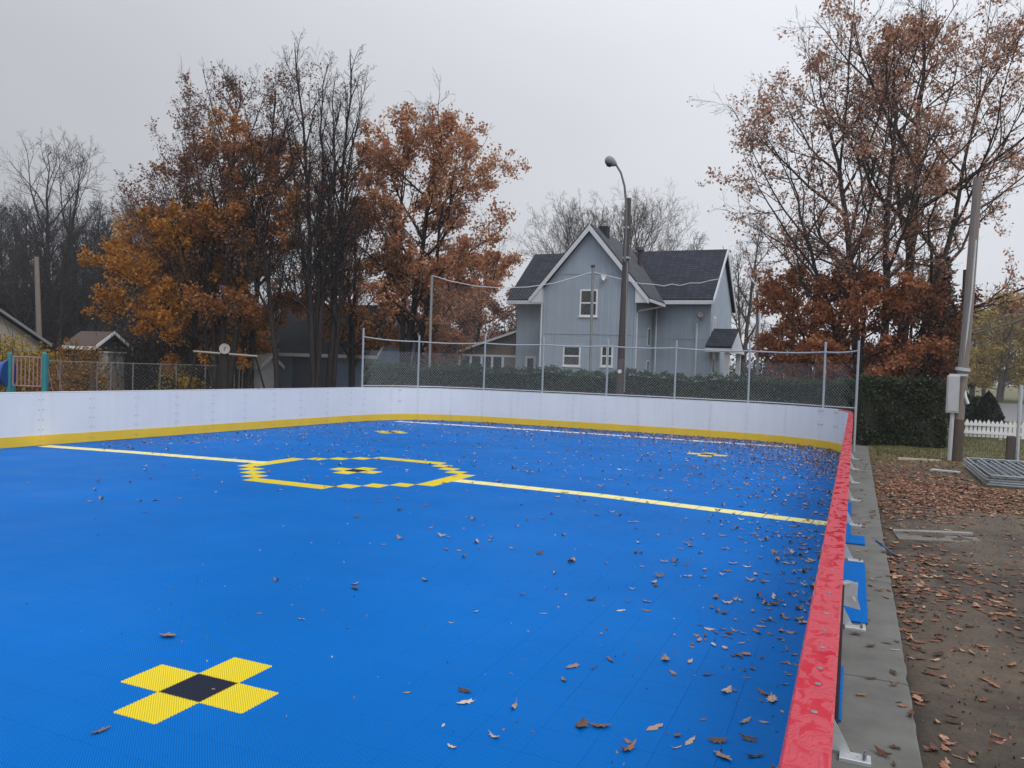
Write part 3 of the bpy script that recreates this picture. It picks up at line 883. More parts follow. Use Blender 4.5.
def hedge(name, label, line, z0, ztop, depth, n_leaf, size, stops, core, seed, cat="hedge"):
    rg = np.random.default_rng(seed)
    P = np.array(line, float); S = np.concatenate([[0], np.cumsum(np.linalg.norm(np.diff(P, axis=0), axis=1))]); L = S[-1]
    def pos(s, off):
        x = np.interp(s, S, P[:, 0]); y = np.interp(s, S, P[:, 1])
        i = np.clip(np.searchsorted(S, s) - 1, 0, len(P) - 2)
        t = (P[i + 1] - P[i]) / np.linalg.norm(P[i + 1] - P[i], axis=-1, keepdims=True)
        return np.stack([x - t[..., 1] * off, y + t[..., 0] * off], -1)
    root = thing(name, label, cat, (float(P[0][0]), float(P[0][1]), 0))
    n = max(6, int(L / .4)); ss = np.linspace(0, L, n); V = []
    for s in ss:
        h = ztop + .05 * math.sin(s * 1.9) + .04 * math.sin(s * 4.3 + 1)
        for off, z in ((-depth * .42, z0), (-depth * .45, z0 + (h - z0) * .6), (-depth * .30, h - .16), (depth * .30, h - .16), (depth * .45, z0 + (h - z0) * .6), (depth * .42, z0)):
            q = pos(np.array([s]), off + .05 * math.sin(s * 3.1 + z * 4))[0]; V.append((q[0], q[1], z))
    F = []
    for i in range(n - 1):
        for k in range(5): F.append((i * 6 + k, (i + 1) * 6 + k, (i + 1) * 6 + k + 1, i * 6 + k + 1))
    F += [tuple(range(6)), tuple((n - 1) * 6 + k for k in range(6))]
    MB().add(V, F).build("inner_branches", core, root)
    s = rg.uniform(0, L, n_leaf); a = rg.uniform(0, 1, n_leaf)
    h = ztop + .05 * np.sin(s * 1.9) + .04 * np.sin(s * 4.3 + 1) + .05 * np.sin(s * 11)
    face = rg.uniform(0, 1, n_leaf)
    off = np.where(face < .62, -depth * (.44 + .03 * np.sin(s * 5 + a * 9)), np.where(face < .88, rg.uniform(-.46, .46, n_leaf) * depth, depth * .45))
    z = np.where((face >= .62) & (face < .88), h - .06, z0 + (h - z0) * a)
    off += rg.normal(0, .05, n_leaf); z += rg.normal(0, .05, n_leaf)
    q = pos(s, off)
    # the two ends
    k = rg.uniform(0, 1, n_leaf) < .12
    q2 = pos(np.where(rg.uniform(0, 1, n_leaf) < .5, 0.0, L), rg.uniform(-.45, .45, n_leaf) * depth)
    q = np.where(k[:, None], q2 + rg.normal(0, .06, (n_leaf, 2)), q); z = np.where(k, z0 + (h - z0) * a, z)
    V, T = leaf_cards(np.column_stack([q, z]), size, rg)
    o = link("foliage", mesh_np("foliage", V, None, T), leaf_mat(name + "_leaf", stops, trans=.15), root); o['kind'] = 'stuff'
    return root
M['hedge_core'] = mat("hedge_inner_twigs", (0.012, 0.016, 0.009), (0.02, 0.018, 0.012), 6, 0.9)
GREEN = [(0.0, (0.018, 0.034, 0.016)), (0.35, (0.032, 0.058, 0.024)), (0.75, (0.052, 0.082, 0.036)), (1.0, (0.095, 0.115, 0.055))]
hedge("low_hedge", "long clipped evergreen hedge running behind the chain link fence", [spot(372, 31.5), spot(480, 29.6), spot(640, 27.6), spot(790, 26.4), spot(853, 26.0)], -.1, 1.80, 1.0, 30000, .085, GREEN, M['hedge_core'], 3)
hedge("tall_hedge", "dark dense clipped hedge on the lawn right of the fence corner", [(.12, 26.1), (1.2, 26.35), (2.35, 26.6)], -.1, 1.86, 1.3, 13000, .085, [(0, (0.012, 0.022, 0.011)), (.5, (0.026, 0.042, 0.018)), (1, (0.07, 0.08, 0.04))], M['hedge_core'], 4)

# ------------------------------------------------------------------ trees
def unit(a): return a / (np.linalg.norm(a, axis=-1, keepdims=True) + 1e-9)

def children(P, Rd, L, k, t0, t1, ang, asd, ratio, npts, up, wob, rg, tipr, fall=.55):
    """k side branches along each parent polyline, one level at a time"""
    Mn, n, _ = P.shape
    t = t0 + (t1 - t0) * (np.arange(k)[None] + rg.uniform(0, 1, (Mn, k))) / k
    f = t * (n - 1); i = np.minimum(f.astype(int), n - 2); w = (f - i)[..., None]
    ar = np.arange(Mn)[:, None]
    p0 = P[ar, i] * (1 - w) + P[ar, i + 1] * w
    tan = unit(P[ar, i + 1] - P[ar, i])
    r = Rd[ar, i] * (1 - w[..., 0]) + Rd[ar, i + 1] * w[..., 0]
    rnd = rg.standard_normal((Mn, k, 3)); perp = unit(rnd - (rnd * tan).sum(-1, keepdims=True) * tan)
    a = rg.normal(ang, asd, (Mn, k))[..., None]
    d = unit(tan * np.cos(a) + perp * np.sin(a))
    ln = L[:, None] * ratio * (1 - fall * t) * rg.uniform(.65, 1.25, (Mn, k))
    p0 = p0.reshape(-1, 3); d = d.reshape(-1, 3); ln = ln.ravel(); r = r.ravel()
    out = [p0]; cur = p0
    for s in range(npts - 1):
        d = unit(d + np.array([0, 0, up]) + rg.standard_normal(d.shape) * wob)
        cur = cur + d * (ln / (npts - 1))[:, None]; out.append(cur)
    rr = np.minimum(r * .68, .012 + ln * .016)
    prof = np.linspace(1, tipr, npts)[None] * rr[:, None]
    return np.stack(out, 1), prof, ln

def tubes_batch(P, Rd, sides):
    Mn, n, _ = P.shape
    T = np.empty_like(P); T[:, 1:-1] = P[:, 2:] - P[:, :-2]; T[:, 0] = P[:, 1] - P[:, 0]; T[:, -1] = P[:, -1] - P[:, -2]
    T = unit(T)
    ref = np.where(np.abs(T[:, :, 2:3]) < .85, np.array([[[0, 0, 1.0]]]), np.array([[[1.0, 0, 0]]]))
    u = unit(np.cross(T, ref)); w = np.cross(T, u)
    g = 2 * np.pi * np.arange(sides) / sides
    V = P[:, :, None] + (u[:, :, None] * np.cos(g)[:, None] + w[:, :, None] * np.sin(g)[:, None]) * Rd[:, :, None, None]
    I = np.arange(Mn * n * sides).reshape(Mn, n, sides)
    J = np.roll(I, -1, axis=2)
    Q = np.stack([I[:, :-1], J[:, :-1], J[:, 1:], I[:, 1:]], -1).reshape(-1, 4)
    return V.reshape(-1, 3), Q

def env_round(t): return np.sqrt(np.clip(1 - ((t - .42) / .62) ** 2, .06, 1))
def env_upright(t): return np.clip(1.0 - .75 * t, .2, 1)
def env_wide(t): return np.sqrt(np.clip(1 - ((t - .35) / .68) ** 2, .08, 1))

def make_tree(name, label, x, y, H, spread, stems, seed, bark, env=env_round, start=.25, n1=16, n2=8, n3=7, n4=3, r0=.22,
              ang0=.6, up1=.05, leaf=None, n_leaf=0, lsize=.16, lz=(0, 1), clump=0.5, cat="tree", group=None, lev=(2, 3, 4), z0=-.1, droop=.3, ratio2=.42, thin=1.0, twig=.0045, lfun=None, wobble=.12):
    rg = np.random.default_rng(seed)
    base = np.array([x, y, z0])
    root = thing(name, label, cat, (x, y, z0), 0, group)
    # stems
    SP = []; SR = []
    n0 = 16; t = np.linspace(0, 1, n0)
    for (lx, ly, hf, sx, sy, rf) in stems:
        w = np.cumsum(rg.standard_normal((n0, 2)) * .012 * H * .5, axis=0) * t[:, None]
        px = sx + lx * t ** 1.25 + w[:, 0]; py = sy + ly * t ** 1.25 + w[:, 1]
        SP.append(np.column_stack([px, py, t * H * hf])); SR.append(rf * r0 * (1 - t) ** .85 + .014)
    SP = np.array(SP) ; SR = np.array(SR)
    SR[:, 0] *= 1.35; SR[:, 1] *= 1.08
    L0 = np.array([H * s[2] for s in stems])
    # limbs
    Mn = len(stems); k = n1
    tt = start + (0.97 - start) * (np.arange(k)[None] + rg.uniform(0, .9, (Mn, k))) / k
    f = tt * (n0 - 1); i = np.minimum(f.astype(int), n0 - 2); w = (f - i)[..., None]; ar = np.arange(Mn)[:, None]
    p0 = SP[ar, i] * (1 - w) + SP[ar, i + 1] * w
    az = (np.arange(k)[None] * 2.4 + rg.uniform(0, 6.28, (Mn, 1)) + rg.normal(0, .4, (Mn, k)))
    el = ang0 + (1.25 - ang0) * tt ** 1.6 + rg.normal(0, .12, (Mn, k))
    d = np.stack([np.cos(az) * np.cos(el), np.sin(az) * np.cos(el), np.sin(el)], -1)
    # limbs lean away from the other stems
    ax = SP[:, -1, :2] - SP[:, -1, :2].mean(0)
    d[..., :2] += (ax / (spread + 1e-6) * .35)[:, None]
    d = unit(d)
    ln = spread * env((tt - start) / (1 - start)) * rg.uniform(.75, 1.15, (Mn, k)) / np.maximum(np.cos(el), .62)
    ln = np.minimum(ln, (H * 1.02 - p0[..., 2]) / np.maximum(d[..., 2], .25))
    p0 = p0.reshape(-1, 3); d = d.reshape(-1, 3); ln = np.maximum(ln.ravel(), .5)
    rr = (SR[ar, i]).ravel() * .62; rr = np.minimum(rr, .02 + ln * .017)
    out = [p0]; cur = p0; n_1 = 9
    for s in range(n_1 - 1):
        d = unit(d + np.array([0, 0, up1]) + rg.standard_normal(d.shape) * wobble * .8)
        cur = cur + d * (ln / (n_1 - 1))[:, None]; out.append(cur)
    P1 = np.stack(out, 1); R1 = np.linspace(1, .22, n_1)[None] * rr[:, None]
    P2, R2, L2 = children(P1, R1, ln, n2, .18, 1.0, .75, .2, ratio2, 6, .07, wobble, rg, .3, .45)
    P3, R3, L3 = children(P2, R2, L2, n3, .15, 1.0, .7, .22, .50, 4, .06, wobble * 1.1, rg, .4, .4)
    sets = [(SP, SR, 8), (P1, R1, 6), (P2, R2, 4), (P3, np.maximum(R3, twig), 3)]
    P4 = None
    if n4:
        P4, R4, L4 = children(P3, R3, L3, n4, .25, 1.0, .65, .2, .6, 3, .05, wobble, rg, .6, .3)
        sets.append((P4, np.maximum(R4, twig * .8), 3))
    def joined(nm, ss):
        Vs = []; Qs = []; b = 0
        for P, Rd, sd in ss:
            V, Q = tubes_batch(P, Rd * thin, sd); Vs.append(V); Qs.append(Q + b); b += len(V)
        me = mesh_np(nm, np.concatenate(Vs), np.concatenate(Qs), smooth=True)
        o = bpy.data.objects.new(nm, me); COL.objects.link(o); me.materials.append(bark); o.parent = root
        return o
    joined("trunk", sets[:1]); joined("limb_branches", sets[1:3])
    tw = joined("twigs", sets[3:]); tw['kind'] = 'stuff'
    if n_leaf:
        cand = []
        for lv, P in ((2, P2), (3, P3), (4, P4)):
            if lv in lev and P is not None: cand.append(P[:, 1:].reshape(-1, 3))
        C = np.concatenate(cand)
        zf = C[:, 2] / H
        c = C / (spread * .28)
        ph = seed * 1.7
        noise = (np.sin(c[:, 0] * 2.1 + ph) * np.sin(c[:, 1] * 1.9 + ph * 2) + np.sin(c[:, 2] * 2.3 + ph * .7) * np.sin(c[:, 0] * 1.3 - c[:, 1] * 1.7) + .5 * np.sin(c[:, 2] * 5 + c[:, 0] * 4.1)) / 2.2
        wgt = np.clip(.5 + clump * noise * 1.4, .02, 1) * ((zf > lz[0]) & (zf < lz[1]))
        if lfun is not None: wgt = wgt * lfun(C, zf)
        idx = rg.choice(len(C), n_leaf, p=wgt / wgt.sum())
        Cs = C[idx] + rg.normal(0, lsize * .75, (n_leaf, 3))
        V, T = leaf_cards(Cs, lsize, rg, droop=droop)
        me = mesh_np("crown", V, None, T)
        o = bpy.data.objects.new("crown", me); COL.objects.link(o); me.materials.append(leaf); o.parent = root
        o['kind'] = 'stuff'
    return root

def copy_tree(o, loc, rz, sc, label=None, group=None):
    r = o.copy(); COL.objects.link(r); r.location = loc; r.rotation_euler = (0, 0, rz); r.scale = (sc, sc, sc)
    if label: r['label'] = label
    if group: r['group'] = group
    for ch in list(o.children):
        c = ch.copy(); COL.objects.link(c); c.parent = r
    return r

L_OAK = leaf_mat("pinkish_brown_oak_leaf", [(0, (0.22, 0.105, 0.065)), (.4, (0.42, 0.215, 0.135)), (.8, (0.54, 0.31, 0.215)), (1, (0.64, 0.43, 0.33))], trans=.5)
L_ORANGE = leaf_mat("orange_oak_leaf", [(0, (0.24, 0.10, 0.05)), (.4, (0.45, 0.205, 0.105)), (.8, (0.57, 0.295, 0.16)), (1, (0.66, 0.42, 0.27))], trans=.5)
L_GOLD = leaf_mat("golden_maple_leaf", [(0, (0.22, 0.08, 0.012)), (.4, (0.43, 0.175, 0.022)), (.8, (0.56, 0.255, 0.032)), (1, (0.66, 0.37, 0.07))])
L_DARK = leaf_mat("dull_red_brown_leaf", [(0, (0.045, 0.02, 0.016)), (.5, (0.095, 0.042, 0.03)), (1, (0.17, 0.08, 0.055))])
L_RUST = leaf_mat("rust_beech_leaf", [(0, (0.18, 0.06, 0.028)), (.5, (0.37, 0.14, 0.06)), (1, (0.50, 0.23, 0.11))])
L_AMBER = leaf_mat("amber_leaf", [(0, (0.19, 0.075, 0.022)), (.5, (0.40, 0.165, 0.05)), (1, (0.54, 0.26, 0.085))])
L_PLUM = leaf_mat('dull_plum_leaf', [(0, (0.10, 0.05, 0.04)), (.5, (0.20, 0.10, 0.075)), (1, (0.31, 0.17, 0.125))])
L_RUST2 = leaf_mat('russet_leaf', [(0, (0.08, 0.03, 0.018)), (.5, (0.16, 0.062, 0.035)), (1, (0.25, 0.11, 0.06))])
L_YELLOW = leaf_mat("yellow_shrub_leaf", [(0, (0.16, 0.10, 0.015)), (.5, (0.33, 0.22, 0.03)), (1, (0.45, 0.33, 0.06))])
L_PALE = leaf_mat("pale_ochre_leaf", [(0, (0.24, 0.165, 0.045)), (.5, (0.38, 0.27, 0.075)), (1, (0.48, 0.37, 0.12))])

def T(px, d): return spot(px, d)

# right-hand oaks
x, y = T(878, 28.5)
make_tree("oak_tree", "tall oak with forked trunk leaning left and thin russet leaves, beside the fence corner", x, y, 14.2, 4.3,
          [(-2.1, .6, .94, -.45, 0, 1.0), (-.3, -.8, 1.0, .2, .1, .95), (-3.0, -.5, .70, -.7, .2, .7)], 11, M['bark_mid'], env_wide, .30, 13, 8, 7, 3, .17, .42, .04, L_OAK, 14500, .125, (.22, 1), .9)
x, y = T(897, 30)
make_tree("oak_tree", "tall straight trunked oak with thin russet leaves, nearest the dark clipped hedge", x, y, 15.2, 5.0,
          [(.5, .3, 1.0, 0, 0, 1.3), (2.2, -.4, .86, .25, 0, .8)], 23, M['bark_mid'], env_wide, .28, 14, 8, 7, 3, .18, .38, .04, L_OAK, 14500, .125, (.24, 1), .9)
x, y = T(826, 30)
make_tree("young_beech", "low rust leaved tree drooping over the hedge right of the porch", x, y, 5.9, 1.75,
          [(.5, .2, 1.0, 0, 0, 1.0), (-1.0, .3, .85, -.2, .2, .7)], 31, M['bark'], env_round, .12, 13, 7, 6, 2, .11, .2, -.01, L_RUST, 15000, .14, (.15, 1), .6, group=None)
x, y = T(789, 34)
make_tree("young_beech", "low rust leaved tree nearest the house porch", x, y, 6.6, 1.35,
          [(.1, .2, 1.0, 0, 0, 1.0)], 33, M['bark'], env_round, .1, 15, 7, 6, 2, .09, .2, -.01, L_RUST, 9000, .14, (.08, 1), .5)
x, y = T(858, 27.9)
make_tree("young_beech", "low rust leaved tree hanging over the hedge in front of the forked oak's trunks", x, y, 5.6, 1.9,
          [(.3, .2, 1.0, 0, 0, 1.0)], 37, M['bark'], env_round, .1, 16, 7, 6, 2, .10, .2, -.01, L_RUST, 13000, .14, (.1, 1), .6)
x, y = T(908, 28.9)
make_tree("young_beech", "low russet tree beside the spruce, left of the wooden pole", x, y, 5.4, 1.65,
          [(.2, .2, 1.0, 0, 0, 1.0), (.7, 0, .9, .2, .1, .7)], 41, M['bark'], env_round, .1, 13, 7, 6, 2, .10, .25, .0, L_RUST2, 12000, .13, (.1, 1), .6)

def spruce(x, y, H, rad, label, seed, n=5200):
    rg = np.random.default_rng(seed)
    root = thing("spruce_tree", label, "tree", (x, y, -.1))
    MB().tube([(x, y, -.1), (x, y, H * .6), (x, y, H)], [.12, .07, .01], 8).build("trunk", M['bark'], root, smooth=True)
    A = []; C = []
    nb = 150
    for i in range(nb):
        t = (i + rg.uniform(0, 1)) / nb; z = .5 + (H - .6) * t; r = rad * (1 - t) ** .85 * rg.uniform(.75, 1.1) + .1; a = i * 2.4
        p0 = np.array([x, y, z]); tip = p0 + np.array([math.cos(a) * r, math.sin(a) * r, -.28 * r + .1])
        A.append((p0, tip))
        for k in range(int(n / nb)):
            f = rg.uniform(.15, 1) ** .7; C.append(p0 * (1 - f) + tip * f + rg.normal(0, .06 + .10 * (1 - f), 3))
    V, Q = tubes_np([a for a, b in A], [b for a, b in A], .014)
    link("branches", mesh_np("branches", V, Q), M['bark'], root)['kind'] = 'stuff'
    V, F = leaf_cards(np.array(C), .24, rg, .28, .4)
    link("crown", mesh_np("crown", V, None, F), leaf_mat("spruce_needles", [(0, (0.008, 0.016, 0.011)), (.6, (0.02, 0.036, 0.024)), (1, (0.045, 0.066, 0.045))]), root)['kind'] = 'stuff'
spruce(*T(937, 31.2), 6.9, 1.3, "dark spruce standing behind the wooden utility pole", 2)

# left-hand group
x, y = T(222, 36)
make_tree("oak_tree", "tall spreading tree with dark red leaves only at its top, above the golden maple", x, y, 14.6, 3.0,
          [(.5, .3, 1.0, -.1, 0, 1.0), (2.2, .5, .95, .3, .1, .9), (-2.0, .2, .84, -.3, 0, .75), (-3.6, .3, .66, -.4, 0, .6), (-4.3, .5, .52, -.4, .1, .5)], 51, M['bark'], env_round, .26, 14, 8, 7, 2, .15, .75, .07, L_PLUM, 13000, .12, (.42, 1), .8, wobble=.09)
x, y = T(190, 37.4)
make_tree("maple_tree", "broad golden orange maple left of the slate garage", x, y, 8.7, 3.3,
          [(.4, .2, 1.0, 0, 0, 1.0), (-1.8, .3, .85, -.2, 0, .8)], 57, M['bark'], env_wide, .16, 15, 8, 7, 2, .17, .3, .0, L_GOLD, 34000, .165, (.12, 1), .7)
x, y = T(250, 37.8)
make_tree("maple_tree", "amber brown maple standing directly behind the paired bare trunks", x, y, 12.6, 3.8,
          [(.3, .2, 1.0, 0, 0, 1.0), (-1.2, .3, .9, -.2, 0, .8)], 59, M['bark'], env_wide, .16, 14, 8, 7, 2, .15, .35, .02, L_AMBER, 36000, .155, (.12, .97), .5)
for i, (px, d, H, sp, stems, sd, lab) in enumerate([
        (316, 34.5, 15.7, 2.5, [(-1.6, .2, 1.0, -.05, 0, 1.0), (.3, .3, .84, .08, 0, .8), (-.7, .4, .95, .0, .1, .75), (-2.3, .3, .85, -.1, .1, .6)], 61, "tall leafless tree in front of the garage, its trunk leaning left"),
        (328, 35.2, 15.5, 2.4, [(.6, .2, 1.0, .05, 0, 1.0), (1.3, .5, .90, .2, .1, .7), (.0, .4, .93, .1, .1, .7)], 67, "tall leafless tree in front of the garage, its trunk leaning right"),
        (279, 34.8, 12.0, 2.2, [(-2.2, .2, 1.0, 0, 0, .9)], 71, "slim leafless tree at the garage's left corner")]):
    x, y = T(px, d)
    make_tree("bare_tree", lab, x, y, H, sp, stems, sd, M['bark'], env_upright, .24, 15, 7, 6, 2, .13, .95, .09, L_PLUM if i != 2 else None, (700, 900, 0)[i], .12, (.25, .7), .9, ratio2=.5, wobble=.07)
x, y = T(352, 38)
make_tree("understory_tree", "low dark tree with sparse red brown leaves behind the garage roof", x, y, 9.6, 2.6,
          [(.2, .1, 1.0, 0, 0, 1.0), (-.8, .3, .8, 0, 0, .8)], 73, M['bark'], env_round, .15, 13, 8, 7, 2, .13, .5, .05, L_AMBER, 13000, .15, (.2, 1), .7)
x, y = T(404, 37)
make_tree("oak_tree", "big rounded oak full of pale orange leaves right of the garage", x, y, 13.4, 3.1,
          [(1.0, .2, 1.0, 0, 0, 1.0), (2.3, .3, .78, .25, 0, .85), (-.8, .3, .92, -.1, 0, .7)], 81, M['bark'], env_round, .22, 14, 8, 7, 2, .19, .48, .04, L_ORANGE, 30000, .16, (.2, 1), .85)
x, y = T(474, 48)
make_tree("young_beech", "low orange brown tree spreading left of the house", x, y, 8.6, 4.0,
          [(.6, .2, 1.0, 0, 0, 1.0), (-1.2, .3, .85, -.2, 0, .8)], 83, M['bark'], env_wide, .12, 14, 8, 7, 2, .13, .25, -.01, L_ORANGE, 24000, .17, (.1, 1), .7)
x, y = T(432, 44)
make_tree("young_beech", "dull brown bushy tree showing between the garage and the backstop net", x, y, 6.5, 2.8,
          [(.2, .2, 1.0, 0, 0, 1.0)], 87, M['bark'], env_wide, .1, 14, 8, 7, 2, .12, .25, .0, L_RUST, 15000, .17, (.05, 1), .7)

x, y = T(512, 54)
make_tree("young_beech", "brown bushy tree showing under the left end of the house roof", x, y, 7.0, 2.6,
          [(.2, .2, 1.0, 0, 0, 1.0)], 89, M['bark'], env_wide, .1, 14, 8, 7, 2, .12, .25, .0, L_RUST2, 15000, .2, (.05, 1), .5)

# bare trees behind the house
x, y = T(597, 60)
make_tree("bare_tree", "wide crowned leafless tree rising behind the house roof", x, y, 13.6, 4.0,
          [(-.9, .3, 1.0, 0, 0, 1.0), (1.3, .2, .98, .2, 0, .9), (-2.8, .3, .93, -.2, 0, .8), (3.2, 0, .9, .2, 0, .8), (-4.4, .4, .78, -.3, 0, .7), (4.8, .4, .74, .3, 0, .7)], 91, M['bark_hazed'], env_round, .40, 13, 9, 8, 3, .17, .75, .06, None, 0, ratio2=.42, twig=.006, wobble=.09)
x, y = T(742, 52)
make_tree("bare_tree", "slim leafless tree standing between the house gable and the rust leaved tree", x, y, 12.2, 2.6,
          [(.3, .2, 1.0, 0, 0, 1.0), (-.7, .2, .8, 0, 0, .6)], 93, M['bark_hazed'], env_upright, .2, 17, 8, 6, 3, .16, .65, .08, None, 0, ratio2=.5, twig=.007)
x, y = T(690, 66)
make_tree("bare_tree", "small leafless crown just showing over the right end of the house roof", x, y, 13.2, 3.0,
          [(.3, .2, 1.0, 0, 0, 1.0), (-1.3, .2, .9, 0, 0, .8)], 97, M['bark_hazed'], env_upright, .3, 14, 8, 6, 2, .16, .7, .08, None, 0, ratio2=.5, twig=.008)

# the wood on the left: each trunk a tree, three kinds repeated
WOOD = "leafless trees of the dark wood on the left"
def rel(px, d): return (*T(px, d), -.1)
w1 = make_tree("bare_tree", "leafless tree among the crowded dark wood on the left", *T(50, 58), 16.6, 3.8, [(-1.2, .2, 1.0, 0, 0, 1.0), (1.6, .3, .95, .2, 0, .85)], 101, M['bark_wood'], env_round, .2, 14, 8, 7, 2, .20, .7, .08, None, 0, group=WOOD, ratio2=.46, twig=.007)
w2 = make_tree("bare_tree", "leafless tree among the crowded dark wood on the left", *T(95, 62), 13.5, 2.8, [(.4, .2, 1.0, 0, 0, 1.0)], 103, M['bark_wood'], env_upright, .15, 24, 8, 7, 2, .17, .75, .09, None, 0, group=WOOD, ratio2=.5, twig=.008)
w3 = make_tree("bare_tree", "leafless tree among the crowded dark wood on the left", *T(130, 60), 13.0, 3.2, [(-.5, .2, 1.0, 0, 0, 1.0), (.9, .2, .9, .2, .1, .8)], 107, M['bark_wood'], env_round, .12, 14, 8, 7, 2, .16, .6, .06, None, 0, group=WOOD, ratio2=.46, twig=.008)
rw = random.Random(4)
wood_spots = [(-60, 60, .9), (-30, 66, 1.0), (-8, 56, .78), (12, 64, .92), (28, 70, 1.0), (40, 54, .7), (66, 66, .95), (78, 56, .74), (88, 72, 1.0), (108, 56, .72), (118, 70, .95), (140, 66, .92),
              (150, 56, .7), (165, 70, .95), (20, 50, .62), (60, 50, .6), (98, 50, .6), (130, 50, .62), (-40, 52, .7), (5, 76, 1.05), (50, 78, 1.05), (104, 78, 1.0), (182, 60, .8), (200, 70, .9), (230, 64, .85),
              (75, 62, .8), (35, 60, .85), (122, 62, .8), (-15, 70, 1.0), (260, 68, .85), (300, 64, .8), (345, 66, .8)]
for i, (px, d, sc) in enumerate(wood_spots):
    src = (w1, w2, w3)[(i * 7 + 1) % 3]
    base_h = (16.6, 13.5, 13.0)[(i * 7 + 1) % 3]
    copy_tree(src, rel(px, d), rw.uniform(0, 6.28), sc * 14.2 / base_h, group=WOOD)

# brush under the trees
def brush(name, label, spots_, n, size, leafm, seed, hmax, twigs=900, cat="undergrowth"):
    rg = np.random.default_rng(seed)
    C = []; A = []; B = []
    for (px, d, w, h) in spots_:
        cx, cy = T(px, d); m_ = int(n / len(spots_))
        q = rg.standard_normal((m_, 3)) * np.array([w * .45, w * .4, 0]); z = np.abs(rg.beta(1.6, 1.8, m_)) * h
        q[:, :2] *= (1 - .5 * (z / h) ** 2)[:, None]
        q[:, 0] += cx; q[:, 1] += cy; q[:, 2] = z - .1; C.append(q)
        for k in range(int(twigs / len(spots_))):
            a0 = np.array([cx + rg.normal(0, w * .3), cy + rg.normal(0, w * .3), -.1]); A.append(a0)
            B.append(a0 + np.array([rg.normal(0, .5), rg.normal(0, .5), rg.uniform(.5, 1.05) * h]))
    x0, y0 = T(spots_[0][0], spots_[0][1])
    root = thing(name, label, cat, (x0, y0, -.1))
    V, Q = tubes_np(A, B, .012); link("stems", mesh_np("stems", V, Q), M['bark'], root)['kind'] = 'stuff'
    V, F = leaf_cards(np.concatenate(C), size, rg)
    link("foliage", mesh_np("foliage", V, None, F), leafm, root)['kind'] = 'stuff'
    return root
brush("yellow_shrub", "yellow leaved shrub spilling in front of the old house behind the playground", [(6, 37, 2.2, 2.7), (44, 36.5, 1.6, 2.0), (30, 38, 2.0, 1.9)], 8000, .14, L_YELLOW, 5, 3, 70, "shrub")
brush("yellow_shrub", "sparse orange leaved shrub between the playground and the brown roofed shed", [(68, 35.5, 1.5, 2.6), (84, 35, 1.5, 1.5), (60, 35, 1.6, 1.4), (90, 36, 1.0, 2.3)], 4200, .13, leaf_mat("orange_shrub_leaf", [(0, (0.13, 0.06, 0.015)), (.5, (0.26, 0.13, 0.03)), (1, (0.36, 0.2, 0.06))]), 6, 3, 70, "shrub")
brush("bramble_thicket", "tangled thicket of dark brown brush under the golden maple", [(120, 44, 3, 3.6), (150, 42, 3, 3.4), (185, 43, 3, 3.8), (215, 44, 3, 3.4), (240, 44, 3, 3.6), (112, 47, 3, 3.6)], 9000, .17, leaf_mat("dead_brush_leaf", [(0, (0.02, 0.014, 0.012)), (.6, (0.05, 0.034, 0.028)), (1, (0.13, 0.085, 0.05))]), 8, 3.5, 1500, "thicket")
brush("yellow_shrub", "small yellow leaved bush in front of the pale beam behind the left boards", [(190, 35, .9, 1.1), (176, 36, 1.2, 1.6)], 900, .12, L_YELLOW, 9, 1.5, 60, "shrub")
brush("wood_undergrowth", "dark tangled undergrowth filling the foot of the left wood", [(px, d, 5, h) for px, d, h in ((-40, 60, 6), (-5, 56, 6), (25, 58, 7), (55, 60, 7), (85, 58, 7), (110, 60, 7), (135, 58, 7), (165, 62, 7), (200, 62, 6), (240, 60, 6), (290, 60, 6), (340, 62, 6), (390, 62, 6), (440, 64, 6), (500, 66, 5.5))], 26000, .26, leaf_mat("wet_dead_leaf", [(0, (0.014, 0.013, 0.014)), (.6, (0.03, 0.027, 0.026)), (1, (0.075, 0.06, 0.04))]), 12, 6, 4200)
brush("wood_undergrowth", "brown leafy undergrowth behind the hedge between porch and dark hedge", [(px, d, 3.5, h) for px, d, h in ((742, 50, 2.6), (760, 46, 3.4), (800, 44, 3.6), (835, 42, 4.0), (870, 42, 4.2), (905, 42, 4.2))], 9500, .19, leaf_mat("brown_brush_leaf", [(0, (0.03, 0.02, 0.016)), (.6, (0.08, 0.05, 0.035)), (1, (0.16, 0.10, 0.06))]), 13, 4, 900)

# far right: pale ochre trees along the road
OCH = "hazy ochre trees beyond the road at the far right"
o1 = make_tree("ochre_tree", "hazy ochre leaved tree beyond the road at the far right", *T(1000, 78), 10.5, 4.4, [(.2, .1, 1.0, 0, 0, 1.0), (1.4, .2, .85, .2, 0, .8)], 121, M['bark_hazed'], env_round, .12, 14, 8, 6, 0, .2, .3, .02, L_PALE, 7500, .30, (.05, 1), .7, group=OCH, lev=(2, 3))
for px, d, sc in ((972, 90, .95), (1030, 84, 1.1), (1060, 80, 1.1), (985, 100, 1.0), (1095, 84, 1.2), (955, 104, .9)):
    copy_tree(o1, rel(px, d), rw.uniform(0, 6), sc, group=OCH)

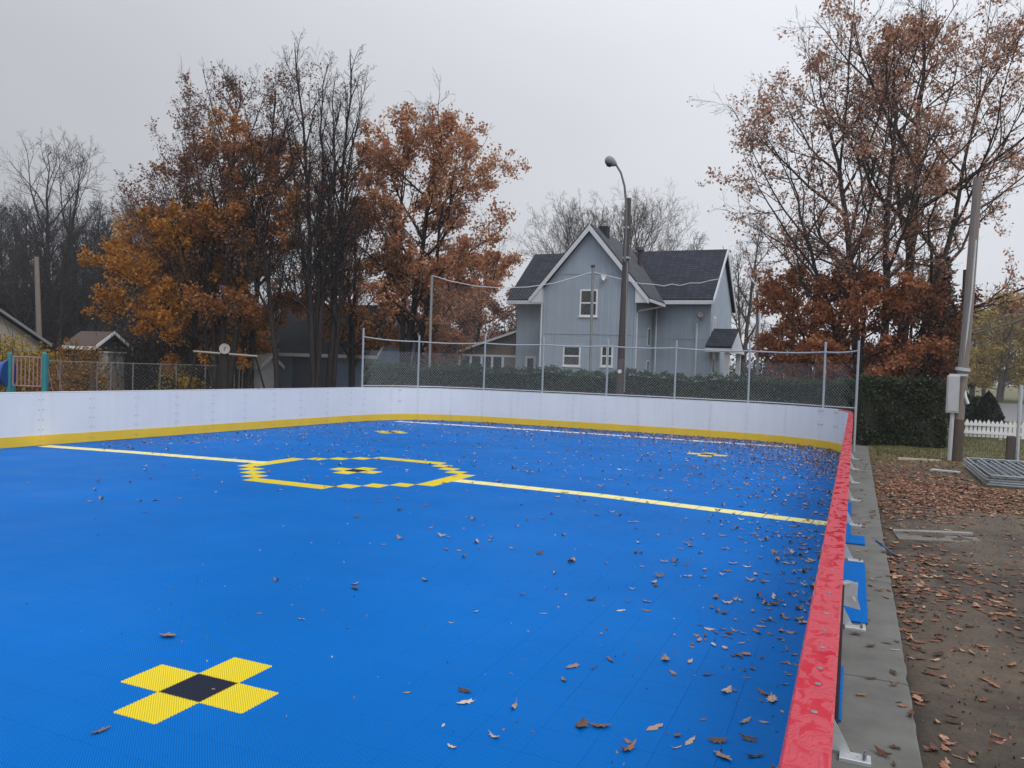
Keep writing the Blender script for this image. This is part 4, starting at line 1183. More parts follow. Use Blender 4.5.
# ------------------------------------------------------------------ hill behind the wood
def build_hill():
    rg = np.random.default_rng(3)
    ths = np.linspace(R(-72), R(8), 60); rs = np.array([84, 95, 110, 130, 160, 220])
    V = []
    for i, rr_ in enumerate(rs):
        for th in ths:
            f = max(0, min(1, (R(-8) - th) / R(26)))
            h = (0, 4.5, 8, 9.5, 9.5, -1)[i] * f + (0.5 * rg.standard_normal() if 0 < i < 5 else 0) * f
            V.append((rr_ * math.sin(th), rr_ * math.cos(th), -.3 + h))
    n = len(ths); Q = [(i * n + j, i * n + j + 1, (i + 1) * n + j + 1, (i + 1) * n + j) for i in range(len(rs) - 1) for j in range(n - 1)]
    tag(link("hill", mesh_np("hill", V, Q, smooth=True), M['hill']), kind='structure')
build_hill()

# ------------------------------------------------------------------ house (stands square to the rink)
def build_house():
    Y0, Y1 = 36.0, 39.46
    hx = lambda px, Y, py=330: float(hit(px, py, Y=Y)[0])
    XL, XR = hx(543.3, Y0), hx(634.5, Y0)
    XP = (XL + XR) / 2
    XW0, XW1 = -16.9, -6.62                         # main block
    YR, YB = 42.8, 46.4
    z_e, z_p, z_m, z_we = 5.15, 8.62, 8.30, 5.35
    root = thing("house", "grey blue two storey house with steep front gable and charcoal roof behind the hedge", "house", (XP, Y0, 0))
    # walls: front gable, then the main block
    sl = (z_p - z_e) / 2.93
    ze_wall = z_p - .16 - sl * (XR - XP)
    MB().prism([(XL, Y0, -.1), (XR, Y0, -.1), (XR, Y0, ze_wall), (XP, Y0, z_p - .16), (XL, Y0, ze_wall)], (0, Y1 - Y0 + .5, 0)).build("gable_wall", M['siding'], root)
    slm = (z_m - z_we) / (YR - 39.0)
    zw = z_m - .16 - slm * (YR - Y1)
    mw = MB().prism([(XW1, Y1, -.1), (XW1, YB, -.1), (XW1, YB, zw), (XW1, YR, z_m - .16), (XW1, Y1, zw)], (XW0 - XW1, 0, 0))
    mw.build("main_wall", M['siding'], root)
    # trim boards across the front
    tr = MB()
    for py in (333.5, 273):
        z = float(hit(590, py, Y=Y0)[2]); w = (XR - XL) / 2 if z < ze_wall else (z_p - .16 - z) / sl
        tr.box(XP - w - .01, XP + w + .01, Y0 - .018, Y0 + .02, z - .05, z + .02)
        if z < ze_wall:
            tr.box(XR - .02, XR + .018, Y0 - .016, Y1, z - .05, z + .02)
            tr.box(XR, XW1 + .016, Y1 - .018, Y1 + .02, z - .05, z + .02)
    tr.build("trim_band", M['siding'], root)
    corner = MB()
    for x in (XL, XR): corner.box(x - .05, x + .05, Y0 - .022, Y0 + .05, -.1, ze_wall)
    corner.box(XW1 - .1, XW1 + .022, Y1 - .022, Y1 + .1, -.1, zw)
    corner.build("corner_board", M['siding'], root)
    # roofs
    def slab(poly, th, name, mt):
        a, b, c = [np.array(p, float) for p in poly[:3]]; n = np.cross(b - a, c - a); n /= np.linalg.norm(n)
        if n[2] < 0: n = -n
        return MB().prism(poly, n * th).build(name, mt, root)
    gx0, gx1, gy = XP - 2.93, XP + 2.93, Y0 - .32
    slab([(XP, gy, z_p), (XP, YR, z_p - .1), (gx1, YR, z_e), (gx1, gy, z_e)], .10, "gable_roof", M['shingle2'])
    slab([(XP - .002, gy, z_p), (XP - .002, YR, z_p - .1), (gx0, YR, z_e), (gx0, gy, z_e)], .10, "gable_roof", M['shingle2'])
    rx0, rx1 = -17.3, -6.45
    slab([(rx0, 39.0, z_we), (rx1, 39.0, z_we), (rx1, YR, z_m), (rx0, YR, z_m)], .11, "main_roof", M['shingle'])
    slab([(rx0, YB + .4, z_we), (rx1, YB + .4, z_we), (rx1, YR + .002, z_m), (rx0, YR + .002, z_m)], .11, "main_roof", M['shingle'])
    # barge boards, eaves returns, gutters
    bb = MB()
    for sgn in (-1, 1):
        a = (XP, gy - .03, z_p + .03); b = (XP + sgn * 2.95, gy - .03, z_e + .02)
        e = (0, 0, -.26)
        bb.prism([a, b, (b[0], b[1], b[2] - .24), (a[0], a[1], a[2] - .30)], (0, .05, 0))
    bb.build("barge_board", M['trim'], root)
    for sgn, xw in ((-1, XL), (1, XR)):
        xo = XP + sgn * 2.90; zi = z_p - .2 - sl * abs(xw - XP)
        MB().prism([(xw + sgn * .052, gy + .03, zi), (xo, gy + .03, z_e - .12), (xo, gy + .03, z_e - .02 - .14), (xw + sgn * .052, gy + .03, z_e - .16)], (0, .34, 0)).build("eave_return", M['trim'], root)
    MB().box(gx1 - .05, rx1, 38.9, 39.02, z_we - .16, z_we + .03).build("gutter", M['trim'], root)
    MB().box(rx0, gx0 + .1, 38.9, 39.02, z_we - .16, z_we + .03).build("gutter", M['trim'], root)
    MB().box(gx1 - .02, gx1 + .09, gy + .05, 38.9, z_e - .12, z_e + .02).build("gutter", M['trim'], root)
    rk = MB()
    for yy in (38.98, YB + .42):
        rk.prism([(rx1 + .002, yy, z_we + .10), (rx1 + .002, YR, z_m + .10), (rx1 + .002, YR, z_m - .14), (rx1 + .002, yy, z_we - .14)], (.05, 0, 0))
    rk.build("barge_board", M['trim'], root)
    # windows
    def window(px0, px1, py0, py1, Y, cross=False):
        a = hit(px0, py0, Y=Y); b = hit(px1, py1, Y=Y); x0, x1, z1, z0 = a[0], b[0], a[2], b[2]
        z0, z1 = min(z0, z1), max(z0, z1); f = .075
        o = MB().box(x0, x1, Y - .035, Y + .02, z0, z0 + f).box(x0, x1, Y - .035, Y + .02, z1 - f, z1).box(x0, x0 + f, Y - .035, Y + .02, z0 + f, z1 - f).box(x1 - f, x1, Y - .035, Y + .02, z0 + f, z1 - f).build("window", M['white_paint'], root)
        zm = (z0 + z1) / 2
        MB().box(x0 + f, x1 - f, Y - .03, Y + .018, zm - .035, zm + .035).build("meeting_rail", M['white_paint'], o)
        MB().box(x0 + f, x1 - f, Y - .012, Y - .004, z0 + f, zm - .035).build("pane", M['glass'], o)
        MB().box(x0 + f, x1 - f, Y - .012, Y - .004, zm + .035, z1 - f).build("pane", M['glass'], o)
        MB().box(x0 - .04, x1 + .04, Y - .07, Y + .01, z0 - .05, z0 - .003).build("sill", M['white_paint'], o)
        if cross:
            xm = (x0 + x1) / 2; MB().box(xm - .025, xm + .025, Y - .028, Y - .013, z0 + f, z1 - f).build("mullion", M['white_paint'], o)
        else:
            xm = (x0 + x1) / 2; cu_ = MB()
            cu_.box(x0 + f, x1 - f, Y - .0035, Y - .001, zm + .05, zm + .30).build("curtain", M['grey_paint'], o)
    window(580.3, 597.2, 289.5, 316.5, Y0)
    window(563.3, 580.2, 345.5, 366.5, Y0)
    window(601.2, 612.6, 345.5, 366.8, Y0, True)
    # slit windows on the gable block's right side
    for za, zb in ((3.15, 3.95), (1.65, 2.35)):
        ya, yb = 38.55, 38.85
        o = MB().box(XR - .02, XR + .03, ya - .05, yb + .05, za - .05, zb + .05).build("window", M['white_paint'], root)
        MB().box(XR + .031, XR + .036, ya, yb, za, zb).build("pane", M['glass'], o)
    # side windows on the right end wall
    o = MB().box(XW1 - .02, XW1 + .03, 40.2, 41.0, 3.6, 4.7).build("window", M['white_paint'], root)
    MB().box(XW1 + .031, XW1 + .036, 40.27, 40.93, 3.67, 4.63).build("pane", M['glass'], o)
    # downspouts
    def spout(pts): MB().tube(pts, .045, 8).build("downspout", M['trim'], root, smooth=True)
    spout([(XL - .10, Y0 - .06, z_e - .2), (XL - .10, Y0 - .06, -.1)])
    spout([(gx1, 38.6, z_e - .1), (XR + .07, 36.3, z_e - .5), (XR + .07, 36.1, z_e - .6), (XR + .07, 36.1, -.1)])
    spout([(gx1 + .1, 38.9, z_we - .12), (XR + .22, 39.3, z_we - .35), (XR + .22, 39.38, -.1)])
    spout([(hx(697, Y1), Y1 - .05, 4.3), (hx(697, Y1), Y1 - .05, -.1)])
    # satellite dish, lamp, meter
    xd = hx(703, Y1); dz = zat(703, 318, 39)
    d = MB().tube([(xd - .1, Y1, dz - .12), (xd - .1, Y1 - .35, dz - .08), (xd - .1, Y1 - .42, dz + .1)], .02, 6).tube([(xd - .1, Y1 - .42, dz + .1), (xd - .08, Y1 - .47, dz + .11)], [.17, .13], 14)
    d.build("satellite_dish", M['fence_dark'], root)
    lx = hx(602.5, Y0); lz_ = zat(602.5, 277, 37.4)
    MB().box(lx - .1, lx + .1, Y0 - .16, Y0, lz_ - .1, lz_ + .09).tube([(lx, Y0 - .1, lz_ - .1), (lx, Y0 - .2, lz_ - .22)], [.06, .09], 8).build("flood_lamp", M['white_paint'], root)
    # chimney and roof vents
    MB().box(XP + .02, XP + .46, 37.0, 37.45, 7.6, 8.80).build("chimney", M['dark_roof'], root)
    MB().tube([(-10.55, 40.6, 6.9), (-10.55, 40.6, 8.08), (-10.55, 40.6, 8.1), (-10.55, 40.6, 8.28)], [.10, .10, .24, .2], 10).build("roof_vent", M['darksteel'], root)
    # porch at the right end
    px0, px1, py0, pya, py1 = XW1, -5.40, 38.3, 40.5, 42.7
    ze, za = 3.08, 4.02
    slab([(px0, py0, ze), (px1, py0, ze), (px1, pya, za), (px0, pya, za)], .09, "porch_roof", M['shingle'])
    slab([(px0, py1, ze), (px1, py1, ze), (px1, pya + .002, za), (px0, pya + .002, za)], .09, "porch_roof", M['shingle'])
    MB().prism([(px1 - .06, py0 + .1, ze - .02), (px1 - .06, py1 - .1, ze - .02), (px1 - .06, pya, za - .03)], (.045, 0, 0)).build("porch_gable", M['trim'], root)
    MB().box(px0, px1 + .03, py0 - .03, py0 + .1, ze - .20, ze - .015).box(px1 - .10, px1 + .028, py0 + .1, py1, ze - .20, ze - .023).build("porch_beam", M['trim'], root)
    for yy in (38.55, 42.42): MB().cbox(px1 - .33, px1 - .11, yy - .11, yy + .11, .9, ze - .2, .02).build("porch_post", M['trim'], root)
    MB().box(px0, px1, py0 + .05, py1 - .05, -.1, .9).build("porch_deck", M['grey_paint'], root)
    o = MB().box(XW1 - .02, XW1 + .03, 40.25, 41.15, .9, 2.95).build("door", M['white_paint'], root)
    MB().box(XW1 + .031, XW1 + .036, 40.4, 41.0, 1.9, 2.8).build("pane", M['glass'], o)
    # sunroom at the left end
    sx0, sx1, sy = -20.3, XW0, 39.9
    zs0, zs1 = 2.62, 3.75
    slab([(sx0 - .3, sy - .3, zs0 - .1), (sx0 - .3, sy + 3.5, zs0 - .1), (sx1, sy + 3.5, zs1), (sx1, sy - .3, zs1)], .10, "sunroom_roof", M['brown_roof'])
    MB().prism([(sx0 - .3, sy - .34, zs0 - .12), (sx1, sy - .34, zs1 - .02), (sx1, sy - .34, zs1 + .10), (sx0 - .3, sy - .34, zs0)], (0, .05, 0)).build("barge_board", M['trim'], root)
    MB().prism([(sx0, sy, -.1), (sx1, sy, -.1), (sx1, sy, zs1 - .03), (sx0, sy, zs0 - .12)], (0, 3.4, 0)).build("sunroom_wall", mat("sunroom_tan_board", (0.2, 0.165, 0.13), (0.15, 0.125, 0.1), 3, .8), root)
    bz = 2.36
    MB().box(sx0 - .02, sx1, sy - .05, sy + .02, bz, bz + .11).build("header_rail", M['trim'], root)
    edges = [hx(p, sy, 360) for p in (460, 471, 482, 492.5, 503)]
    for x in edges: MB().box(x - .06, x + .06, sy - .06, sy + .02, 1.0, bz).build("sunroom_post", M['trim'], root)
    for a, b in zip(edges[:-1], edges[1:]): MB().box(a + .062, b - .062, sy - .02, sy - .004, 1.1, bz - .003).build("pane", M['glass'], root)
    MB().box(edges[0], edges[-1], sy - .045, sy + .01, 1.0, 1.1).build("sunroom_sill", M['trim'], root)
    # doors beside the sunroom
    a, b = hx(526.5, Y1), hx(537, Y1)
    o = MB().box(a, a + .12, Y1 - .04, Y1 + .02, .5, 2.45).box(b - .12, b, Y1 - .04, Y1 + .02, .5, 2.45).box(a + .12, b - .12, Y1 - .04, Y1 + .02, 2.33, 2.45).build("door", M['trim'], root)
    MB().box(a + .12, b - .12, Y1 - .02, Y1 - .005, .5, 2.33).build("pane", M['glass'], o)
    return root
build_house()

# ------------------------------------------------------------------ garage and other buildings on the left
def gabled(name, label, cat, x0, x1, y0, y1, ze, zr, wallm, roofm, fascia, over=.3, axis='x', loc_z=-.1):
    root = thing(name, label, cat, ((x0 + x1) / 2, y0, loc_z))
    ym, xm = (y0 + y1) / 2, (x0 + x1) / 2
    def slab(poly, th, nm):
        a, b, c = [np.array(p, float) for p in poly[:3]]; n = np.cross(b - a, c - a); n /= np.linalg.norm(n)
        if n[2] < 0: n = -n
        MB().prism(poly, n * th).build(nm, roofm, root)
    if axis == 'x':
        s = (zr - ze) / (ym - y0 + over)
        zw = ze + s * over
        MB().prism([(x1, y0, loc_z), (x1, y1, loc_z), (x1, y1, zw - .1), (x1, ym, zr - .1), (x1, y0, zw - .1)], (x0 - x1, 0, 0)).build("wall", wallm, root)
        for sg, ya in ((-1, y0 - over), (1, y1 + over)):
            slab([(x0 - over, ya, ze), (x1 + over, ya, ze), (x1 + over, ym + .001 * sg, zr), (x0 - over, ym + .001 * sg, zr)], .09, "roof")
        MB().box(x0 - over - .02, x1 + over + .02, y0 - over - .05, y0 - over - .004, ze - .12, ze + .05).build("fascia", fascia, root)
        r_ = MB()
        for ya in (y0 - over - .05, y1 + over + .05):
            r_.prism([(x1 + over, ya, ze + .08), (x1 + over, ym, zr + .10), (x1 + over, ym, zr - .06), (x1 + over, ya, ze - .09)], (.045, 0, 0))
        r_.build("barge_board", fascia, root)
    else:
        s = (zr - ze) / (xm - x0 + over); zw = ze + s * over
        MB().prism([(x0, y0, loc_z), (x1, y0, loc_z), (x1, y0, zw - .1), (xm, y0, zr - .1), (x0, y0, zw - .1)], (0, y1 - y0, 0)).build("wall", wallm, root)
        for sg, xa in ((-1, x0 - over), (1, x1 + over)):
            slab([(xa, y0 - over, ze), (xa, y1 + over, ze), (xm + .001 * sg, y1 + over, zr), (xm + .001 * sg, y0 - over, zr)], .09, "roof")
        r_ = MB()
        for xa in (x0 - over, x1 + over):
            r_.prism([(xa, y0 - over - .05, ze + .08), (xm, y0 - over - .05, zr + .1), (xm, y0 - over - .05, zr - .05), (xa, y0 - over - .05, ze - .08)], (0, .045, 0))
        r_.build("barge_board", fascia, root)
    return root
gx1_ = float(hit(375, 370, Y=33.0)[0]); gx0_ = float(hit(268, 370, Y=33.0)[0])
g = gabled("garage", "slate blue garage with dark shingle roof behind the bare trunks", "garage", gx0_, gx1_, 33.0, 37.4, 2.12, 4.75, M['garage_wall'], M['dark_roof'], M['trim'])
gb = MB()
gb.box(gx0_ + 1.6, gx0_ + 4.2, 32.965, 33.01, -.1, 1.95)
o = gb.build("garage_door", mat("slate_garage_door", (0.075, 0.085, 0.12), (0.06, 0.07, 0.1), 2, .7), g)
dl = MB()
for k in range(5): dl.box(gx0_ + 1.64, gx0_ + 4.16, 32.945, 32.964, .0 + k * .38, .35 + k * .38)
dl.build("door_panel", mat("slate_door_panel", (0.085, 0.1, 0.14), (0.07, 0.08, 0.11), 2, .7), o)
MB().box(gx1_ + .001, gx1_ + .03, 35.6, 36.3, .8, 1.9).build("window", M['glass'], g)

x, y = T(242, 38.5)
gabled("shed", "small pale hut with mossy roof beside the garage", "shed", x, x + 1.15, y, y + 1.3, 1.42, 1.95, mat("pale_hut_wall", (0.4, 0.42, 0.45), (0.33, 0.35, 0.38), 2, .8), mat("mossy_roof", (0.30, 0.30, 0.22), (0.22, 0.22, 0.16), 5, .9), M['grey_paint'], .14)
x, y = T(72, 41)
ze_, zr_ = zat(80, 347, 41), zat(80, 332.5, 42)
gb = gabled("shed", "brown roofed shed with white eaves behind the orange shrub", "shed", x - .2, x + 1.75, y, y + 1.7, ze_, zr_, mat("dark_shed_wall", (0.05, 0.05, 0.055), (0.035, 0.035, 0.04), 2, .8), M['brown_roof'], M['white_paint'], .22)
MB().box(x + 1.80, x + 2.45, y + .1, y + 1.1, -.1, zat(105, 353, 41)).build("annex", mat("grey_block_wall", (0.3, 0.3, 0.29), (0.22, 0.22, 0.22), 4, .85), gb)
MB().box(x + 1.76, x + 2.55, y + .05, y + 1.15, zat(105, 353, 41) + .003, zat(105, 352, 41) + .03).build("annex_roof", M['grey_paint'], gb)
ox = T(5, 44)[0]
oy0, oy1 = float(hit(-70, 350, X=ox)[1]), float(hit(46, 345, X=ox)[1])
gabled("old_house", "weathered house with pale gable wall half hidden by the yellow shrub", "house", ox - 6, ox, oy0, oy1 - .4, zat(48, 345, 45), zat(-12, 306, 43), mat("weathered_render", (0.42, 0.375, 0.33), (0.31, 0.28, 0.25), 3, .9, bump=.3, bscale=12), M['dark_roof'], M['lamp_grey2'], .4)

# ------------------------------------------------------------------ playground, left
def build_playground():
    d = 27.0
    x0, y0 = T(20, d)
    root = thing("playground_frame", "playground tower with teal posts, pink bars and blue slide tube behind the left boards", "play structure", (x0, y0, -.1))
    def pt(px, dd=d): return T(px, dd)
    for px in (9.5, 44.5):
        x, y = pt(px)
        MB().tube([(x, y, -.1), (x, y, zat(px, 353.5, d)), (x, y, zat(px, 352.5, d))], [.085, .085, .05], 12).build("post", M['teal'], root, smooth=True)
    for px in (13, 46):
        x, y = pt(px, d + 1.5)
        MB().tube([(x, y, -.1), (x, y, zat(px, 356, d + 1.5))], .085, 12).build("post", M['teal'], root, smooth=True)
    za, zb = zat(27, 357, d), zat(27, 386, d)
    a, b = pt(13), pt(41.5)
    for z in (za, zb): MB().tube([(*a, z), (*b, z)], .022, 8).build("rail", M['pink'], root, smooth=True)
    for k in range(8):
        f = k / 7; x = a[0] + (b[0] - a[0]) * f; y = a[1] + (b[1] - a[1]) * f
        MB().tube([(x, y, zb), (x, y, za)], .02 if k % 7 else .03, 7).build("bar", M['pink'], root, smooth=True)
    MB().box(min(a[0], b[0]) - .1, max(a[0], b[0]) + .1, min(a[1], b[1]), min(a[1], b[1]) + .5, zb - .34, zb - .26).build("deck", M['pink'], root)
    zc = zat(0, 373, d)
    pts = [(*pt(9), zc), (*pt(-6), zc - .02), (*pt(-20), zc - .15), (*pt(-40), zc - .45)]
    MB().tube(pts, [.40, .40, .40, .40], 18).tube([(*pt(9.5), zc), (*pt(7.5), zc)], [.46, .46], 18).build("slide_tube", M['slide'], root, smooth=True)
    c, e = pt(47, d + .1), pt(57, d + .6)
    for o_ in (0, .35):
        MB().tube([(c[0], c[1] + o_, zat(47, 366, d)), (e[0], e[1] + o_, -.05)], .02, 6).build("stair_rail", M['pink'], root)
build_playground()

# ------------------------------------------------------------------ far fence on the left
def build_left_fence():
    A = T(48, 33); B = T(262, 37)
    root = thing("park_fence", "low dark chain link fence along the brush behind the left boards", "fence", (*A, -.1))
    f2 = lambda f: (A[0] + (B[0] - A[0]) * f, A[1] + (B[1] - A[1]) * f)
    def f_at(px):
        k = np.linspace(0, 1, 800); q = [project((*f2(f), .7))[0] for f in k]; return float(k[np.argmin(np.abs(np.array(q) - px))])
    zt = 1.45
    for px in (60, 97, 111, 133, 160, 176, 205, 234, 239, 255):
        x, y = f2(f_at(px)); MB().tube([(x, y, -.1), (x, y, zt + .05)], .024, 7).build("fence_post", M['fence_dark'], root, smooth=True)
    MB().tube([(*f2(0), zt), (*f2(.35), zt - .01), (*f2(.7), zt), (*f2(1), zt)], .018, 6).build("top_rail", M['fence_dark'], root)
    a_, b_ = diamond_net([f2(0), f2(1)], 0, zt, .16)
    V, Q = tubes_np(a_, b_, .0013)
    link("wire_mesh", mesh_np("wire_mesh", V, Q), M['wire'], root)['kind'] = 'stuff'
    x, y = T(92, 32)
    p = MB().tube([(x, y, -.1), (x, y, zat(92, 364, 32))], .06, 8).build("dark_post", M['woodpole_dark'], None, smooth=True)
    tag(p, "short dark wooden post in front of the orange shrub", "post")
build_left_fence()

def build_beam():
    d = 34.0
    a, b = T(193, d), T(257, d)
    za, zb = zat(193, 351.3, d), zat(257, 356.3, d)
    root = thing("swing_frame", "pale crossbeam on dark slanted legs behind the left boards", "swing frame", (*b, -.1))
    MB().tube([(*a, za), (*b, zb)], .045, 8).build("crossbeam", mat("pale_timber", (0.34, 0.31, 0.28), (0.27, 0.25, 0.22), 4, .8), root)
    for px, zz, dx in ((254, zb, -.32), (255, zb, .35), (196, za, -.3)):
        x, y = T(px, d); MB().tube([(x, y, zz), (x + dx, y + (.5 if dx > 0 else -.2), -.1)], .042, 8).build("leg", M['bark'], root)
    x, y = T(224, 33.2)
    root = thing("round_sign", "round pale disk on a thick dark post behind the left boards", "sign", (x, y, -.1))
    z = zat(224, 348.8, 33.2)
    MB().tube([(x, y, -.1), (x, y, z - .16)], .17, 10).build("post", M['bark'], root, smooth=True)
    n = np.array([x, y - 0.0]); t = -n / np.linalg.norm(n)
    t0_ = np.array([t[0], t[1]]) * .22; x += t0_[0]; y += t0_[1]
    o = MB().tube([(x, y, z), (x + t[0] * .03, y + t[1] * .03, z)], .215, 24).build("disk", mat("pale_disk", (0.45, 0.38, 0.37), (0.36, 0.3, 0.3), 6, .6), root)
    s = np.array([t[1], -t[0]])
    fr = MB()
    for k in range(24):
        g0, g1 = 2 * math.pi * k / 24, 2 * math.pi * (k + 1) / 24
        c = lambda g: (x + t[0] * .035 + s[0] * .2 * math.cos(g), y + t[1] * .035 + s[1] * .2 * math.cos(g), z + .2 * math.sin(g))
        fr.bar(c(g0), c(g1), .02, .02)
    fr.build("rim", M['grey_paint'], o)
    mk = MB()
    for u, v in ((-.03, .05), (.05, .02), (.01, -.05), (.06, -.06)):
        mk.box(x + t[0] * .036 + s[0] * u - .022, x + t[0] * .036 + s[0] * u + .022, y + t[1] * .04 - .012, y + t[1] * .04 + .012, z + v - .022, z + v + .022)
    mk.build("marks", M['darksteel'], o)
build_beam()

# ------------------------------------------------------------------ poles and lamps
def build_lamp():
    d = 27.2
    x, y = T(620.5, d)
    root = thing("street_lamp", "tall dark wooden pole with curved arm and street lamp in front of the house", "street lamp", (x, y, -.1))
    p0 = hit(621, 392, D=d); p1 = hit(628.5, 198.5, D=d)
    b = np.array([x, y, -.1]); top = p1
    MB().tube([b, b * .5 + top * .5, top], [.145, .125, .10], 12).build("pole", M['woodpole_dark'], root, smooth=True)
    pts = [hit(624.6, 262, D=d - .12), hit(626.0, 235, D=d - .14), hit(626.4, 205, D=d - .14), hit(624.5, 186, D=d - .14), hit(621.0, 173, D=d - .14), hit(616, 164.5, D=d - .14)]
    MB().tube(pts, [.045, .042, .04, .037, .035, .033], 8).build("lamp_arm", M['lamp_grey'], root, smooth=True)
    h0, h1 = hit(616.5, 165, D=d - .14), hit(605.5, 158.5, D=d - .14)
    L = lambda f: h0 * (1 - f) + h1 * f
    hd = MB().tube([L(0), L(.25), L(.55), L(.85), L(1.0)], [.05, .12, .165, .15, .06], 12).build("lamp_head", M['lamp_grey2'], root, smooth=True)
    g_ = L(.62) + np.array([0, 0, -.10])
    MB().tube([g_, g_ + np.array([0, 0, -.06]), g_ + np.array([0, 0, -.10])], [.13, .11, .04], 12).build("lens", M['glass'], hd, smooth=True)
    br = MB()
    for py in (228, 258): q = hit(627, py, D=d); br.box(q[0] - .11, q[0] + .09, q[1] - .15, q[1] + .10, q[2] - .03, q[2] + .03)
    br.build("bracket", M['galv'], root)
    q = hit(621.5, 371.5, D=d); MB().tube([(q[0] - .02, q[1] - .15, q[2]), (q[0] - .02, q[1] - .17, q[2])], .07, 8).build("tag_plate", M['white_paint'], root)
    q0, q1 = hit(624.3, 392, D=d - .1), hit(627.3, 262, D=d - .1)
    MB().tube([q0, q1], .022, 6).build("conduit", M['lamp_grey2'], root)
build_lamp()

def build_pole():
    b = np.array([2.32, 22.2, -.1]); d = float((b - CAM) @ CF)
    top = hit(978, 178, D=d)
    root = thing("utility_pole", "leaning weathered wooden utility pole with grey meter box on its left side", "utility pole", tuple(b))
    mid = b * .5 + top * .5 + np.array([.02, 0, 0])
    lowc = hit(957.5, 432, D=d)
    MB().tube([b * .85 + top * .15, mid, top], [.122, .115, .10], 14).build("pole", M['woodpole'], root, smooth=True)
    MB().tube([b, b * .85 + top * .15 + np.array([0, 0, .02])], [.150, .135], 14).build("pole_base", mat("rusty_shaded_wood", (0.085, 0.058, 0.045), (0.05, 0.038, 0.033), 4, .85, bump=.4, bscale=18, stretch=(4, 4, .5)), root, smooth=True)  # rust at the foot; shade above it is painted in the same dark brown
    q = hit(952.5, 394, D=d - .02); zt, zb = zat(953, 375.5, d), zat(953, 412.5, d)
    bx = MB().cbox(q[0] - .13, q[0] + .13, q[1] - .16, q[1] + .06, zb, zt, .015).build("meter_box", M['grey_paint'], root)
    MB().box(q[0] - .105, q[0] + .105, q[1] - .176, q[1] - .161, zb + .04, zt - .04).build("box_door", M['grey_paint'], bx)
    q = hit(950.5, 430, D=d); MB().tube([(q[0], q[1] - .05, -.05), (q[0] + .02, q[1] - .05, zb + .02)], .05, 8).build("conduit", M['grey_paint'], root, smooth=True)
    c = [hit(963.6, 380, D=d - .05), hit(962.5, 372, D=d - .08), hit(971, 300, D=d - .12), hit(976, 240, D=d - .1)]
    MB().tube(c, .022, 6).build("riser_pipe", M['galv'], root)
    MB().tube([hit(963, 377, D=d), hit(965, 396, D=d - .1), hit(968, 404, D=d - .15)], .04, 8).build("drop_pipe", M['galv'], root)
    bt = MB(); q = hit(962.5, 371, D=d); bt.tube([q, q + np.array([.01, 0, .08])], .165, 12)
    q = hit(958, 375, D=d); bt.bar(q + np.array([-.2, -.14, 0]), q + np.array([.2, -.14, 0]), .05, .05); bt.build("clamp_band", M['galv'], root)
    # cables to the right
    P0 = hit(972, 334, D=d); P1 = hit(1045, 308, D=d + 6)
    w = MB().tube([P0, (P0 + P1) / 2 + np.array([0, 0, -.08]), P1], .028, 5).build("overhead_cable", M['wire_black'])
    tag(w, "thick black cable running right from the utility pole", "cable")
    P0 = hit(973, 328, D=d); P1 = hit(1045, 297, D=d + 6)
    w = MB().tube([P0, (P0 + P1) / 2 + np.array([0, 0, -.1]), P1], .018, 5).build("overhead_cable", M['wire_black'])
    tag(w, "thin upper cable running right from the utility pole", "cable")
    x, y = T(961.5, 30); zt = zat(961.5, 270, 30)
    tag(MB().tube([(x, y, -.1), (x, y, zt)], [.14, .11], 10).build("utility_pole", M['woodpole_dark'], smooth=True), "thin dark pole just behind the leaning utility pole", "utility pole")
    x, y = T(41, 46); zt = zat(37, 257, 46); top = hit(36.5, 256.5, D=46)
    tag(MB().tube([(x, y, -.1), (float(top[0]), float(top[1]), zt)], [.16, .12], 10).build("utility_pole", M['woodpole'], smooth=True), "bare grey wooden pole in front of the left wood", "utility pole")
    w = MB().tube([hit(37, 281, D=46), hit(15, 282, D=48), hit(-30, 284, D=52)], .012, 5).build("overhead_cable", M['wire_black'])
    tag(w, "thin cable running left from the bare grey pole", "cable")
    x, y = T(757.5, 45)
    MBp = MB().tube([(x, y, -.1), (x, y, zat(757, 290, 45)), hit(752, 280, D=45), hit(748, 272, D=45)], [.07, .06, .05, .05], 8).build("lamp_post", M['trim'], smooth=True)
    tag(MBp, "slender white post with bent top beside the rust leaved tree", "post")
build_pole()

